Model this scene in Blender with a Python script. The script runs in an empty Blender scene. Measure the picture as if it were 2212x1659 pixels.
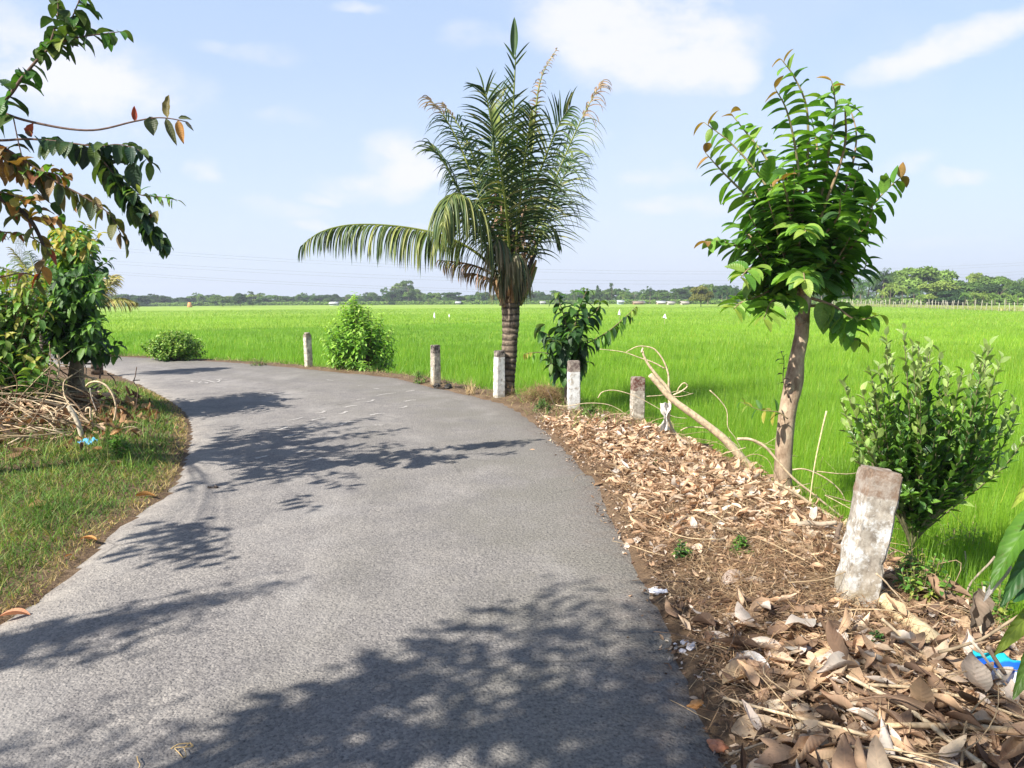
import bpy, math, random
import numpy as np
from mathutils import Matrix, Vector, Euler
R = math.radians
random.seed(7); rng = np.random.default_rng(11)
sc = bpy.context.scene
COL = sc.collection

# ------------------------------------------------------------------ camera
CAMH = 1.6; PITCH = 6.5; ROLL = -0.35
cam_d = bpy.data.cameras.new('camera'); cam = bpy.data.objects.new('camera', cam_d); COL.objects.link(cam)
cam_d.sensor_width = 36.0; cam_d.lens = 26.0; cam_d.clip_start = 0.02; cam_d.clip_end = 6000
CM = Matrix.Translation((0, 0, CAMH)) @ Matrix.Rotation(R(90-PITCH), 4, 'X') @ Matrix.Rotation(R(ROLL), 4, 'Z')
cam.matrix_world = CM
sc.camera = cam
sc.render.resolution_x = 1024; sc.render.resolution_y = 768

# ------------------------------------------------------------------ light
SUN_EL = 43.0; SUN_AZ = 40.0          # light travels towards +x, turned SUN_AZ degrees towards +y
TX, TY = math.cos(R(SUN_AZ)), math.sin(R(SUN_AZ))
SKY_STRENGTH = 0.10; SUN_STRENGTH = 5.0; EXPOSURE = 1.08
sd = bpy.data.lights.new('sun', 'SUN'); sun = bpy.data.objects.new('sun', sd); COL.objects.link(sun)
sd.energy = SUN_STRENGTH; sd.angle = R(0.55); sd.color = (1.0, 0.945, 0.86)
ldir = Vector((TX*math.cos(R(SUN_EL)), TY*math.cos(R(SUN_EL)), -math.sin(R(SUN_EL))))
sun.rotation_euler = ldir.to_track_quat('-Z', 'Y').to_euler()
sun.location = (-20, -10, 30)
sc.view_settings.view_transform = 'Standard'; sc.view_settings.look = 'None'
sc.view_settings.exposure = EXPOSURE; sc.view_settings.gamma = 1.0

def ray(px, py):
    d = CM.to_3x3() @ Vector(((px-1106)/1598.0, -(py-829.5)/1598.0, -1.0))
    return d
def P(px, py, z=0.0):
    "where the sight line of a photo point meets height z"
    d = ray(px, py); t = (z-CAMH)/d.z
    return Vector((d.x*t, d.y*t, z))
def Q(px, py, Y):
    d = ray(px, py); t = Y/d.y
    return Vector((d.x*t, Y, CAMH+d.z*t))

world = bpy.data.worlds.new('World'); sc.world = world; world.use_nodes = True
def build_world():
    nt = world.node_tree; N = nt.nodes; L = nt.links
    for n in list(N): N.remove(n)
    out = N.new('ShaderNodeOutputWorld'); bg = N.new('ShaderNodeBackground')
    sky = N.new('ShaderNodeTexSky'); sky.sky_type = 'NISHITA'; sky.sun_disc = False
    sky.sun_elevation = R(SUN_EL); sky.sun_rotation = math.atan2(-TX, -TY)
    sky.air_density = 1.0; sky.dust_density = 1.6; sky.ozone_density = 1.3
    tc = N.new('ShaderNodeTexCoord'); sep = N.new('ShaderNodeSeparateXYZ')
    L.new(tc.outputs['Generated'], sep.inputs[0])
    def M(op, a, b=None, clamp=False, c=None):
        n = N.new('ShaderNodeMath'); n.operation = op; n.use_clamp = clamp
        for i, v in enumerate((a, b, c)):
            if v is None: continue
            if isinstance(v, (int, float)): n.inputs[i].default_value = v
            else: L.new(v, n.inputs[i])
        return n.outputs[0]
    ay = M('MAXIMUM', M('ABSOLUTE', sep.outputs[1]), 0.08)
    X = M('DIVIDE', sep.outputs[0], ay); Z = M('DIVIDE', sep.outputs[2], ay)
    cmb = N.new('ShaderNodeCombineXYZ'); L.new(X, cmb.inputs[0]); L.new(Z, cmb.inputs[2])
    def noise(scale, det, off, rough=0.55):
        mp = N.new('ShaderNodeMapping'); L.new(cmb.outputs[0], mp.inputs[0]); mp.inputs[1].default_value = off
        mp.inputs[3].default_value = (1, 1, 1.7)
        n = N.new('ShaderNodeTexNoise'); n.inputs['Scale'].default_value = scale; n.inputs['Detail'].default_value = det
        n.inputs['Roughness'].default_value = rough
        L.new(mp.outputs[0], n.inputs['Vector']); return n.outputs['Fac']
    n1 = noise(3.2, 5, (3, 0, 1)); n2 = noise(3.0, 5, (9, 0, 4)); nd = noise(7.0, 7, (1.3, 0, 2), 0.6); ns = noise(1.6, 4, (5, 0, 7))
    Xw = M('ADD', X, M('MULTIPLY', M('SUBTRACT', n1, 0.5), 0.22)); Zw = M('ADD', Z, M('MULTIPLY', M('SUBTRACT', n2, 0.5), 0.14))
    #        px   py   rx   ry  strength slope
    blobs = [(1400, 70, 230, 120, 1.0, 0), (1490, 130, 130, 70, .9, 0), (2050, 110, 230, 50, .75, -.32), (860, 325, 85, 70, .8, 0),
             (770, 372, 90, 30, .7, 0), (900, 350, 60, 30, .8, 0), (120, 160, 300, 150, .75, .3), (250, 260, 230, 60, .5, 0), (465, 368, 55, 22, .5, 0),
             (600, 430, 100, 30, .4, 0), (1430, 380, 130, 26, .5, 0), (1450, 445, 110, 34, .5, 0), (1950, 370, 100, 26, .55, -.15),
             (2100, 388, 80, 16, .5, 0), (850, 480, 70, 20, .5, 0), (790, 8, 60, 16, .45, 0), (640, 465, 60, 14, .4, 0), (40, 90, 110, 90, .6, 0), (2000, 520, 200, 20, .25, 0), (560, 130, 120, 26, .4, .1), (380, 300, 90, 24, .45, 0), (620, 250, 80, 20, .35, 0), (1050, 60, 90, 40, .4, 0), (1290, 300, 70, 20, .4, 0), (700, 395, 60, 16, .5, 0)]
    acc = None
    for (px, py, rx, ry, st, sl) in blobs:
        d = ray(px, py); cx, cz = d.x/d.y, d.z/d.y
        dx = M('SUBTRACT', Xw, cx); dz = M('SUBTRACT', Zw, cz)
        if sl: dz = M('ADD', dz, M('MULTIPLY', dx, sl))
        a = M('POWER', M('ABSOLUTE', M('DIVIDE', dx, rx/1598*1.25)), 2.0); b = M('POWER', M('ABSOLUTE', M('DIVIDE', dz, ry/1598*1.25)), 2.0)
        v = M('MULTIPLY', M('SUBTRACT', 1.0, M('ADD', a, b), clamp=True), st)
        acc = v if acc is None else M('MAXIMUM', acc, v)
    front = M('GREATER_THAN', sep.outputs[1], 0.0)
    acc = M('MULTIPLY', acc, front)
    # soft wisps elsewhere
    wisp = M('MULTIPLY', M('SUBTRACT', ns, 0.52), 2.2, clamp=True)
    det = M('ADD', M('MULTIPLY', nd, 2.6), -0.58)
    cl = M('MULTIPLY', acc, det, clamp=True)
    mr = N.new('ShaderNodeMapRange'); mr.interpolation_type = 'SMOOTHSTEP'; L.new(cl, mr.inputs[0]); mr.inputs[1].default_value = 0.05; mr.inputs[2].default_value = 0.66
    mask = M('MAXIMUM', M('MULTIPLY', mr.outputs[0], 0.84), M('MULTIPLY', wisp, 0.42))
    # moist pale air over the blue
    mix1 = N.new('ShaderNodeMixRGB'); mix1.blend_type = 'MIX'; mix1.inputs[0].default_value = 0.62
    mul = N.new('ShaderNodeMixRGB'); mul.blend_type = 'MULTIPLY'; mul.inputs[0].default_value = 1.0
    L.new(sky.outputs[0], mul.inputs[1]); mul.inputs[2].default_value = (SKY_STRENGTH,)*3+(1,)
    L.new(mul.outputs[0], mix1.inputs[1])
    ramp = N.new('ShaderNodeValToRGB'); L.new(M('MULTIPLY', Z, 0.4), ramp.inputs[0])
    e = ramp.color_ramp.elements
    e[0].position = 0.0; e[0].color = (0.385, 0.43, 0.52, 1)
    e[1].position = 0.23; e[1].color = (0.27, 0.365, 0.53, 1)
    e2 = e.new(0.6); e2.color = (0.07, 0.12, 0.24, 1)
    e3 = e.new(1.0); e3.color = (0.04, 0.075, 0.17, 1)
    alt = N.new('ShaderNodeMapRange'); L.new(Z, alt.inputs[0]); alt.inputs[1].default_value = 0.65; alt.inputs[2].default_value = 1.6; alt.inputs[3].default_value = 0.0; alt.inputs[4].default_value = 0.5
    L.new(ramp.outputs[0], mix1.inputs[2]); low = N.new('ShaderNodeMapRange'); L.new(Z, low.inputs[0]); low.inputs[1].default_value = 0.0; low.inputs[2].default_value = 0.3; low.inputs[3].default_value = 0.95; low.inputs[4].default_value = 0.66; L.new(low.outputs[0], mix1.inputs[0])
    mix2 = N.new('ShaderNodeMixRGB'); L.new(mask, mix2.inputs[0]); L.new(mix1.outputs[0], mix2.inputs[1]); mix2.inputs[2].default_value = (0.49, 0.485, 0.535, 1)
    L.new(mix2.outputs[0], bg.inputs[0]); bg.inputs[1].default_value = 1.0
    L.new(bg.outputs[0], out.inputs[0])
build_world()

# ------------------------------------------------------------------ helpers
def tag(o, label=None, cat=None, group=None, kind=None):
    if label: o['label'] = label
    if cat: o['category'] = cat
    if group: o['group'] = group
    if kind: o['kind'] = kind
    return o
def empty(name, loc=(0, 0, 0), rz=0.0):
    o = bpy.data.objects.new(name, None); COL.objects.link(o); o.location = loc; o.rotation_euler = (0, 0, rz)
    o.empty_display_size = 0.2
    return o

def nrmz(a):
    return a/np.maximum(np.linalg.norm(a, axis=-1, keepdims=True), 1e-9)

class MB:
    "collects vertices, faces, colours and uvs, then links them as one mesh object"
    def __init__(s): s.v = []; s.f = []; s.c = []; s.uv = []; s.n = 0
    def add(s, v, faces, col=None, uv=None):
        v = np.asarray(v, float).reshape(-1, 3); faces = np.asarray(faces, int)
        s.v.append(v); s.f.append(faces+s.n)
        if col is None: col = np.full((len(v), 3), 0.5)
        col = np.asarray(col, float)
        if col.ndim == 1: col = np.tile(col, (len(v), 1))
        s.c.append(col)
        s.uv.append(np.zeros((len(v), 2)) if uv is None else uv)
        s.n += len(v)
    def build(s, name, mat, parent=None, smooth=True, local=None):
        v = np.concatenate(s.v)
        if local is not None: v = v-np.asarray(local)
        me = bpy.data.meshes.new(name)
        me.vertices.add(len(v)); me.vertices.foreach_set('co', v.astype(np.float32).ravel())
        li = np.concatenate([f.ravel() for f in s.f]); tot = np.concatenate([np.full(len(f), f.shape[1]) for f in s.f])
        st = np.concatenate([[0], np.cumsum(tot)[:-1]])
        me.loops.add(len(li)); me.loops.foreach_set('vertex_index', li.astype(np.int32))
        me.polygons.add(len(tot)); me.polygons.foreach_set('loop_start', st.astype(np.int32))
        try: me.polygons.foreach_set('loop_total', tot.astype(np.int32))
        except Exception: pass
        if smooth: me.polygons.foreach_set('use_smooth', np.ones(len(tot), bool))
        me.update(calc_edges=True)
        ca = me.color_attributes.new('Col', 'FLOAT_COLOR', 'POINT')
        c = np.concatenate(s.c); ca.data.foreach_set('color', np.hstack([c, np.ones((len(c), 1))]).astype(np.float32).ravel())
        ul = me.uv_layers.new(name='UVMap'); uv = np.concatenate(s.uv)
        ul.data.foreach_set('uv', uv[li].astype(np.float32).ravel())
        me.materials.append(mat)
        o = bpy.data.objects.new(name, me); COL.objects.link(o)
        if parent: o.parent = parent
        return o

def leaves(mb, base, dr, nm, L, W, droop, col, segs=4, fold=0.25, ripple=0.0, freq=4.0, prof='leaf', curl=0.0, across=1, colj=0.0, jag=0.0):
    "many leaf blades at once: midrib bends under its weight, halves fold up along it"
    base = np.asarray(base, float); N = len(base)
    dr = nrmz(np.asarray(dr, float)); nm = np.asarray(nm, float)
    L = np.broadcast_to(L, N).astype(float); W = np.broadcast_to(W, N).astype(float); droop = np.broadcast_to(droop, N).astype(float)
    curl = np.broadcast_to(curl, N).astype(float); fold = np.broadcast_to(fold, N).astype(float)
    side = np.cross(dr, nm); bad = np.linalg.norm(side, axis=1) < 1e-3
    side[bad] = np.cross(dr[bad], [1, 0.2, 0]); side = nrmz(side)
    m = across*2+1; ts = np.linspace(-1, 1, m)
    p = base.copy(); d = dr.copy(); V = np.zeros((N, segs+1, m, 3))
    ph = rng.uniform(0, 6.28, N)
    ss = np.linspace(0, 1, segs+1)
    for k, s_ in enumerate(ss):
        if prof == 'leaf': w = math.sin(math.pi*min(1, s_**0.82*0.97+0.02))**0.8
        elif prof == 'obov': w = math.sin(math.pi*(s_**1.35))**0.7 if 0 < s_ < 1 else 0.04
        elif prof == 'strap': w = min(1, s_*6+.35)*(1-s_**3)**.8
        else: w = 1-s_**1.6
        w = max(w, 0.03)
        wj = w*(1+rng.uniform(-jag, jag, (N, m))) if jag else None
        n_k = nrmz(np.cross(side, d))
        for j, t in enumerate(ts):
            ang = fold+curl*s_
            if jag: w = wj[:, j]
            off = side*(W*0.5*w*t*np.cos(ang*abs(t)))[:, None]+n_k*(W*0.5*w*abs(t)*np.sin(ang*abs(t)))[:, None]
            if np.any(ripple): off = off+n_k*((ripple*W*abs(t))*np.sin(6.283*freq*s_+ph+ (0.9 if t > 0 else 0)))[:, None]
            V[:, k, j] = p+off
        if k < segs:
            d = nrmz(d+np.array([0, 0, -1.0])*(droop/segs)[:, None])
            p = p+d*(L/segs)[:, None]
    idx = np.arange((segs+1)*m).reshape(segs+1, m)
    q = np.stack([idx[:-1, :-1], idx[:-1, 1:], idx[1:, 1:], idx[1:, :-1]], -1).reshape(-1, 4)
    F = (q[None]+(np.arange(N)*(segs+1)*m)[:, None, None]).reshape(-1, 4)
    col = np.asarray(col, float)
    if col.ndim == 1: col = np.tile(col, (N, 1))
    if colj: col = col*(1+rng.uniform(-colj, colj, (N, 1)))
    C = np.repeat(col, (segs+1)*m, axis=0)
    U = np.tile(np.stack(np.meshgrid(ts*.5+.5, ss), -1).reshape(-1, 2), (N, 1))
    mb.add(V.reshape(-1, 3), F, C, U)

def blades(mb, base, dr, h, w, bend, col, segs=3):
    "grass or straw ribbons"
    base = np.asarray(base, float); N = len(base); dr = nrmz(np.asarray(dr, float))
    az = rng.uniform(0, 6.283, N); side = np.stack([np.cos(az), np.sin(az), np.zeros(N)], 1)
    h = np.broadcast_to(h, N); w = np.broadcast_to(w, N); bend = np.broadcast_to(bend, N)
    hd = np.stack([-np.sin(az), np.cos(az), np.zeros(N)], 1)*rng.choice([-1, 1], N)[:, None]
    V = np.zeros((N, segs*2+1, 3)); p = base.copy(); d = dr.copy()
    for k in range(segs):
        ww = (w*0.5*(1-(k/segs)**1.5))[:, None]
        V[:, 2*k] = p-side*ww; V[:, 2*k+1] = p+side*ww
        d = nrmz(d+(hd*0.8+np.array([0, 0, -0.6]))*(bend/segs)[:, None])
        p = p+d*(h/segs)[:, None]
    V[:, segs*2] = p
    vb = (np.arange(N)*(segs*2+1))[:, None, None]
    if segs > 1:
        q = np.array([[2*k, 2*k+1, 2*k+3, 2*k+2] for k in range(segs-1)])
        F4 = (q[None]+vb).reshape(-1, 4)
    t = np.array([[2*(segs-1), 2*(segs-1)+1, 2*segs]]); F3 = (t[None]+vb).reshape(-1, 3)
    col = np.asarray(col, float)
    if col.ndim == 1: col = np.tile(col, (N, 1))
    C = np.repeat(col, segs*2+1, axis=0)
    n0 = mb.n
    mb.add(V.reshape(-1, 3), F4 if segs > 1 else F3, C)
    if segs > 1: mb.f.append(F3+n0)

def spline(pts, n=8):
    pts = [np.array(p, float) for p in pts]
    if len(pts) == 2: return np.array([pts[0]+(pts[1]-pts[0])*t for t in np.linspace(0, 1, n)])
    e = [2*pts[0]-pts[1]]+pts+[2*pts[-1]-pts[-2]]; out = []
    for i in range(1, len(e)-2):
        for t in np.linspace(0, 1, n, endpoint=False):
            a, b, c, d = e[i-1], e[i], e[i+1], e[i+2]
            out.append(0.5*((2*b)+(-a+c)*t+(2*a-5*b+4*c-d)*t*t+(-a+3*b-3*c+d)*t**3))
    out.append(pts[-1]); return np.array(out)

def tube(mb, pts, r0, r1=None, sides=7, col=(.3, .25, .2), lump=0.0, rings=None, cap=True):
    pts = np.asarray(pts, float); n = len(pts)
    if r1 is None: r1 = r0
    rad = np.linspace(r0, r1, n) if rings is None else np.asarray(rings, float)
    tan = nrmz(np.gradient(pts, axis=0)); up = np.array([0.3, 0.9, 0.1]) if abs(tan[0][2]) > .7 else np.array([0, 0, 1.0])
    a = nrmz(np.cross(tan, up)); b = np.cross(tan, a)
    th = np.linspace(0, 6.2832, sides, endpoint=False)
    rr = rad[:, None]*(1+lump*rng.uniform(-1, 1, (n, sides)))
    V = pts[:, None]+a[:, None]*(np.cos(th)[None, :, None]*rr[..., None])+b[:, None]*(np.sin(th)[None, :, None]*rr[..., None])
    i = np.arange(n-1)[:, None]*sides; j = np.arange(sides)[None]; j2 = (j+1) % sides
    F = np.stack([i+j, i+j2, i+sides+j2, i+sides+j], -1).reshape(-1, 4)
    ln = np.concatenate([[0], np.cumsum(np.linalg.norm(np.diff(pts, axis=0), axis=1))])
    U = np.stack(np.broadcast_arrays(th[None]/6.283, ln[:, None]), -1).reshape(-1, 2)
    n0 = mb.n
    mb.add(V.reshape(-1, 3), F, col, U)
    if cap:
        mb.v.append(pts[[0, -1]]); mb.c.append(np.tile(np.asarray(col, float).reshape(-1, 3)[0], (2, 1))); mb.uv.append(np.zeros((2, 2)))
        c0, c1 = mb.n, mb.n+1; mb.n += 2
        j = np.arange(sides)
        mb.f.append(np.stack([n0+(j+1) % sides, n0+j, np.full(sides, c0)], -1))
        o = n0+(n-1)*sides; mb.f.append(np.stack([o+j, o+(j+1) % sides, np.full(sides, c1)], -1))

def box(mb, c, s, col=(.5, .5, .5), rz=0.0):
    x, y, z = np.array(s)/2.0
    v = np.array([[-x, -y, -z], [x, -y, -z], [x, y, -z], [-x, y, -z], [-x, -y, z], [x, -y, z], [x, y, z], [-x, y, z]])
    cs, sn = math.cos(rz), math.sin(rz); v = v@np.array([[cs, sn, 0], [-sn, cs, 0], [0, 0, 1]])+np.array(c)
    mb.add(v, [[0, 3, 2, 1], [4, 5, 6, 7], [0, 1, 5, 4], [1, 2, 6, 5], [2, 3, 7, 6], [3, 0, 4, 7]], col)

# ------------------------------------------------------------------ materials
class NT:
    def __init__(s, name):
        s.m = bpy.data.materials.new(name); s.m.use_nodes = True; s.t = s.m.node_tree; s.N = s.t.nodes; s.L = s.t.links
        s.b = s.N['Principled BSDF']; s.out = s.N['Material Output']
    def n(s, t, **k):
        x = s.N.new(t)
        for a, v in k.items(): setattr(x, a, v)
        return x
    def set(s, inp, v):
        if isinstance(v, (int, float, tuple)): inp.default_value = v if not isinstance(v, tuple) else (v+(1,) if len(v) == 3 and inp.type == 'RGBA' else v)
        else: s.L.new(v, inp)
    def coord(s, kind='Object', scale=(1, 1, 1), rot=(0, 0, 0)):
        c = s.n('ShaderNodeTexCoord'); m = s.n('ShaderNodeMapping'); m.inputs[3].default_value = scale; m.inputs[2].default_value = rot
        s.L.new(c.outputs[kind], m.inputs[0]); return m.outputs[0]
    def noise(s, vec, scale, det=4, rough=.55, dist=0.0):
        x = s.n('ShaderNodeTexNoise'); s.L.new(vec, x.inputs['Vector']); x.inputs['Scale'].default_value = scale
        x.inputs['Detail'].default_value = det; x.inputs['Roughness'].default_value = rough; x.inputs['Distortion'].default_value = dist
        return x.outputs['Fac']
    def voro(s, vec, scale, feat='F1', rand=1.0):
        x = s.n('ShaderNodeTexVoronoi', feature=feat); s.L.new(vec, x.inputs['Vector']); x.inputs['Scale'].default_value = scale; x.inputs['Randomness'].default_value = rand
        return x
    def math(s, op, a, b=0.0, clamp=False):
        x = s.n('ShaderNodeMath', operation=op, use_clamp=clamp); s.set(x.inputs[0], a); s.set(x.inputs[1], b); return x.outputs[0]
    def mix(s, f, a, b, mode='MIX'):
        x = s.n('ShaderNodeMixRGB', blend_type=mode); s.set(x.inputs[0], f); s.set(x.inputs[1], a); s.set(x.inputs[2], b); return x.outputs[0]
    def mr(s, v, a, b, c=0.0, d=1.0, smooth=False):
        x = s.n('ShaderNodeMapRange'); s.L.new(v, x.inputs[0])
        if smooth: x.interpolation_type = 'SMOOTHSTEP'
        for i, q in enumerate((a, b, c, d)): x.inputs[i+1].default_value = q
        return x.outputs[0]
    def bump(s, h, st=.3, dist=.01, prev=None):
        x = s.n('ShaderNodeBump'); x.inputs['Strength'].default_value = st; x.inputs['Distance'].default_value = dist; s.L.new(h, x.inputs['Height'])
        if prev is not None: s.L.new(prev, x.inputs['Normal'])
        return x.outputs[0]
    def attr(s, name='Col'):
        x = s.n('ShaderNodeAttribute', attribute_name=name); return x.outputs['Color']

def mat_leaf(name, transl=0.35, vb=.55, rough=0.45, veins=0.0, tcol=(1.15, 1.25, 0.5), spec=0.4, nscale=14.0, spots=0.0):
    t = NT(name); col = t.attr(); vec = t.coord('Object')
    nz = t.noise(vec, nscale, 3)
    c = t.mix(1.0, col, t.mix(t.mr(nz, .3, .7), (0.72, 0.76, 0.74), (1.25, 1.2, 1.15)), 'MULTIPLY')
    nrm = None
    if veins:
        uv = t.n('ShaderNodeTexCoord').outputs['UV']; sp = t.n('ShaderNodeSeparateXYZ'); t.L.new(uv, sp.inputs[0])
        a = t.math('ABSOLUTE', t.math('SUBTRACT', sp.outputs[0], .5))
        w = t.math('SINE', t.math('MULTIPLY', t.math('SUBTRACT', sp.outputs[1], t.math('MULTIPLY', a, 0.28)), 62.0))
        mid = t.mr(a, 0.0, 0.045, 1.0, 0.0, True)
        vn = t.math('MAXIMUM', mid, t.mr(w, 0.72, 1.0, 0.0, .55, True))
        c = t.mix(t.math('MULTIPLY', vn, veins), c, t.mix(1.0, c, (1.9, 1.7, 1.5), 'MULTIPLY'))
        nrm = t.bump(t.math('SUBTRACT', t.math('MULTIPLY', w, -0.5), mid), vb, .006)
        t.L.new(nrm, t.b.inputs['Normal'])
    if spots:
        sp2 = t.mr(t.noise(t.coord('Object'), 45, 2), .62, .68)
        c = t.mix(t.math('MULTIPLY', sp2, spots), c, (0.09, 0.05, 0.025))
    t.L.new(c, t.b.inputs['Base Color']); t.b.inputs['Roughness'].default_value = rough
    t.b.inputs['Specular IOR Level'].default_value = spec
    tr = t.n('ShaderNodeBsdfTranslucent'); t.L.new(t.mix(1.0, c, tcol, 'MULTIPLY'), tr.inputs[0])
    ms = t.n('ShaderNodeMixShader'); ms.inputs[0].default_value = transl
    t.L.new(t.b.outputs[0], ms.inputs[1]); t.L.new(tr.outputs[0], ms.inputs[2]); t.L.new(ms.outputs[0], t.out.inputs[0])
    return t.m

def mat_attr(name, rough=0.85, nscale=30.0, amt=0.35, bump=0.3, bd=.004, bscale=60.0):
    t = NT(name); vec = t.coord('Object'); nz = t.noise(vec, nscale, 4)
    c = t.mix(1.0, t.attr(), t.mix(t.mr(nz, .3, .7), (1-amt,)*3, (1+amt,)*3), 'MULTIPLY')
    t.L.new(c, t.b.inputs['Base Color']); t.b.inputs['Roughness'].default_value = rough
    t.L.new(t.bump(t.noise(vec, bscale, 4), bump, bd), t.b.inputs['Normal']); t.b.inputs['Specular IOR Level'].default_value = .25
    return t.m

def mat_asphalt():
    t = NT('worn_asphalt'); v = t.coord('Object')
    big = t.noise(v, 0.55, 5, .6); mid = t.noise(v, 3.0, 5, .6); fine = t.noise(v, 60, 4, .65)
    vo = t.voro(v, 75.0); cells = t.voro(v, 75.0); gr = t.noise(v, 190, 2)
    base = t.mix(t.mr(big, .35, .65), (0.160, 0.152, 0.150), (0.215, 0.203, 0.194))
    base = t.mix(t.mr(mid, .38, .7, 0, .6), base, (0.262, 0.245, 0.225))
    # each stone has its own grey
    bw = t.n('ShaderNodeRGBToBW'); t.L.new(cells.outputs['Color'], bw.inputs[0])
    base = t.mix(1.0, base, t.mix(bw.outputs[0], (0.6, 0.6, 0.61), (1.38, 1.35, 1.3)), 'MULTIPLY')
    pit = t.mr(fine, .30, .44, 0.0, 1.0); base = t.mix(pit, (0.05, 0.05, 0.055), base)
    dust = t.mr(t.noise(t.coord('Object', (1, .6, 1)), 1.1, 6, .7), .50, .72, 0, .6); base = t.mix(dust, base, (0.34, 0.32, 0.295))
    crumbs = t.mr(t.noise(v, 26, 3, .7), .66, .70, 0, .55); base = t.mix(crumbs, base, (0.06, 0.058, 0.055))
    # dusty pale strip and browned edges, painted per vertex from the distance to the road edge
    at = t.n('ShaderNodeAttribute', attribute_name='Col'); sp = t.n('ShaderNodeSeparateColor'); t.L.new(at.outputs['Color'], sp.inputs[0])
    ed = t.math('MULTIPLY', sp.outputs[0], t.mr(t.noise(v, 9, 5, .7), .3, .65)); base = t.mix(ed, base, (0.13, 0.085, 0.055))
    ed2 = t.math('MULTIPLY', sp.outputs[1], t.mr(t.noise(v, 5, 5, .7), .35, .65, 0, .8)); base = t.mix(ed2, base, (0.36, 0.33, 0.29))
    co = t.math('MULTIPLY', sp.outputs[2], t.mr(t.noise(v, 1.3, 5, .65), .3, .6)); base = t.mix(co, base, t.mix(t.mr(fine, .35, .6), (0.075, 0.072, 0.066), (0.22, 0.205, 0.175)))
    blot = t.mr(t.noise(t.coord('Object', (1, 1, 1)), .8, 7, .72), .60, .70, 0, .35); base = t.mix(blot, base, (0.10, 0.094, 0.09))
    vc = t.voro(t.coord('Object', (1, 1, 1)), .55, 'DISTANCE_TO_EDGE'); cr = t.math('MULTIPLY', t.mr(t.math('ADD', vc.outputs['Distance'], t.math('MULTIPLY', t.math('SUBTRACT', t.noise(v, 7, 5, .7), .5), .05)), .0, .006, 1, 0), t.mr(t.noise(v, .5, 2), .5, .6)); base = t.mix(t.math('MULTIPLY', cr, .45), base, (0.05, 0.048, 0.045))
    t.L.new(base, t.b.inputs['Base Color']); t.b.inputs['Roughness'].default_value = .92; t.b.inputs['Specular IOR Level'].default_value = .2
    b1 = t.bump(t.mr(vo.outputs['Distance'], 0, .6, 1, 0), .55, .006)
    b2 = t.bump(t.noise(v, 28, 4, .6), .55, .016, b1)
    b3 = t.bump(fine, .5, .008, b2); t.L.new(b3, t.b.inputs['Normal'])
    return t.m

def mat_soil():
    t = NT('verge_soil'); v = t.coord('Object')
    c = t.mix(t.mr(t.noise(v, 2.2, 6, .65), .35, .65), (0.13, 0.085, 0.05), (0.23, 0.16, 0.10))
    c = t.mix(t.mr(t.noise(v, 45, 4, .7), .4, .7, 0, .8), c, (0.07, 0.045, 0.03))
    t.L.new(c, t.b.inputs['Base Color']); t.b.inputs['Roughness'].default_value = .95; t.b.inputs['Specular IOR Level'].default_value = .15
    t.L.new(t.bump(t.noise(v, 35, 6, .7), .8, .03), t.b.inputs['Normal']); return t.m

def mat_rice_sheet():
    t = NT('rice_canopy'); v = t.coord('Object')
    vs = t.coord('Object', (.35, 1.0, 1))
    a = t.mr(t.noise(v, .035, 4, .6), .35, .65); b = t.mr(t.noise(vs, .5, 6, .7), .3, .7); f = t.mr(t.noise(t.coord('Object', (1, 1, 1)), 9, 5, .8), .3, .7)
    c = t.mix(a, (0.215, 0.355, 0.035), (0.275, 0.415, 0.05)); c = t.mix(1.0, c, t.mix(b, (.82, .86, .8), (1.12, 1.08, 1.1)), 'MULTIPLY')
    c = t.mix(1.0, c, t.mix(f, (.6, .68, .5), (1.2, 1.15, 1.2)), 'MULTIPLY')
    c = t.mix(1.0, c, t.attr(), 'MULTIPLY')
    t.L.new(c, t.b.inputs['Base Color']); t.b.inputs['Roughness'].default_value = .8; t.b.inputs['Specular IOR Level'].default_value = .1
    t.L.new(t.bump(t.noise(t.coord('Object', (1, 1, 1)), 7, 6, .8), .6, .10), t.b.inputs['Normal']); return t.m

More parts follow.
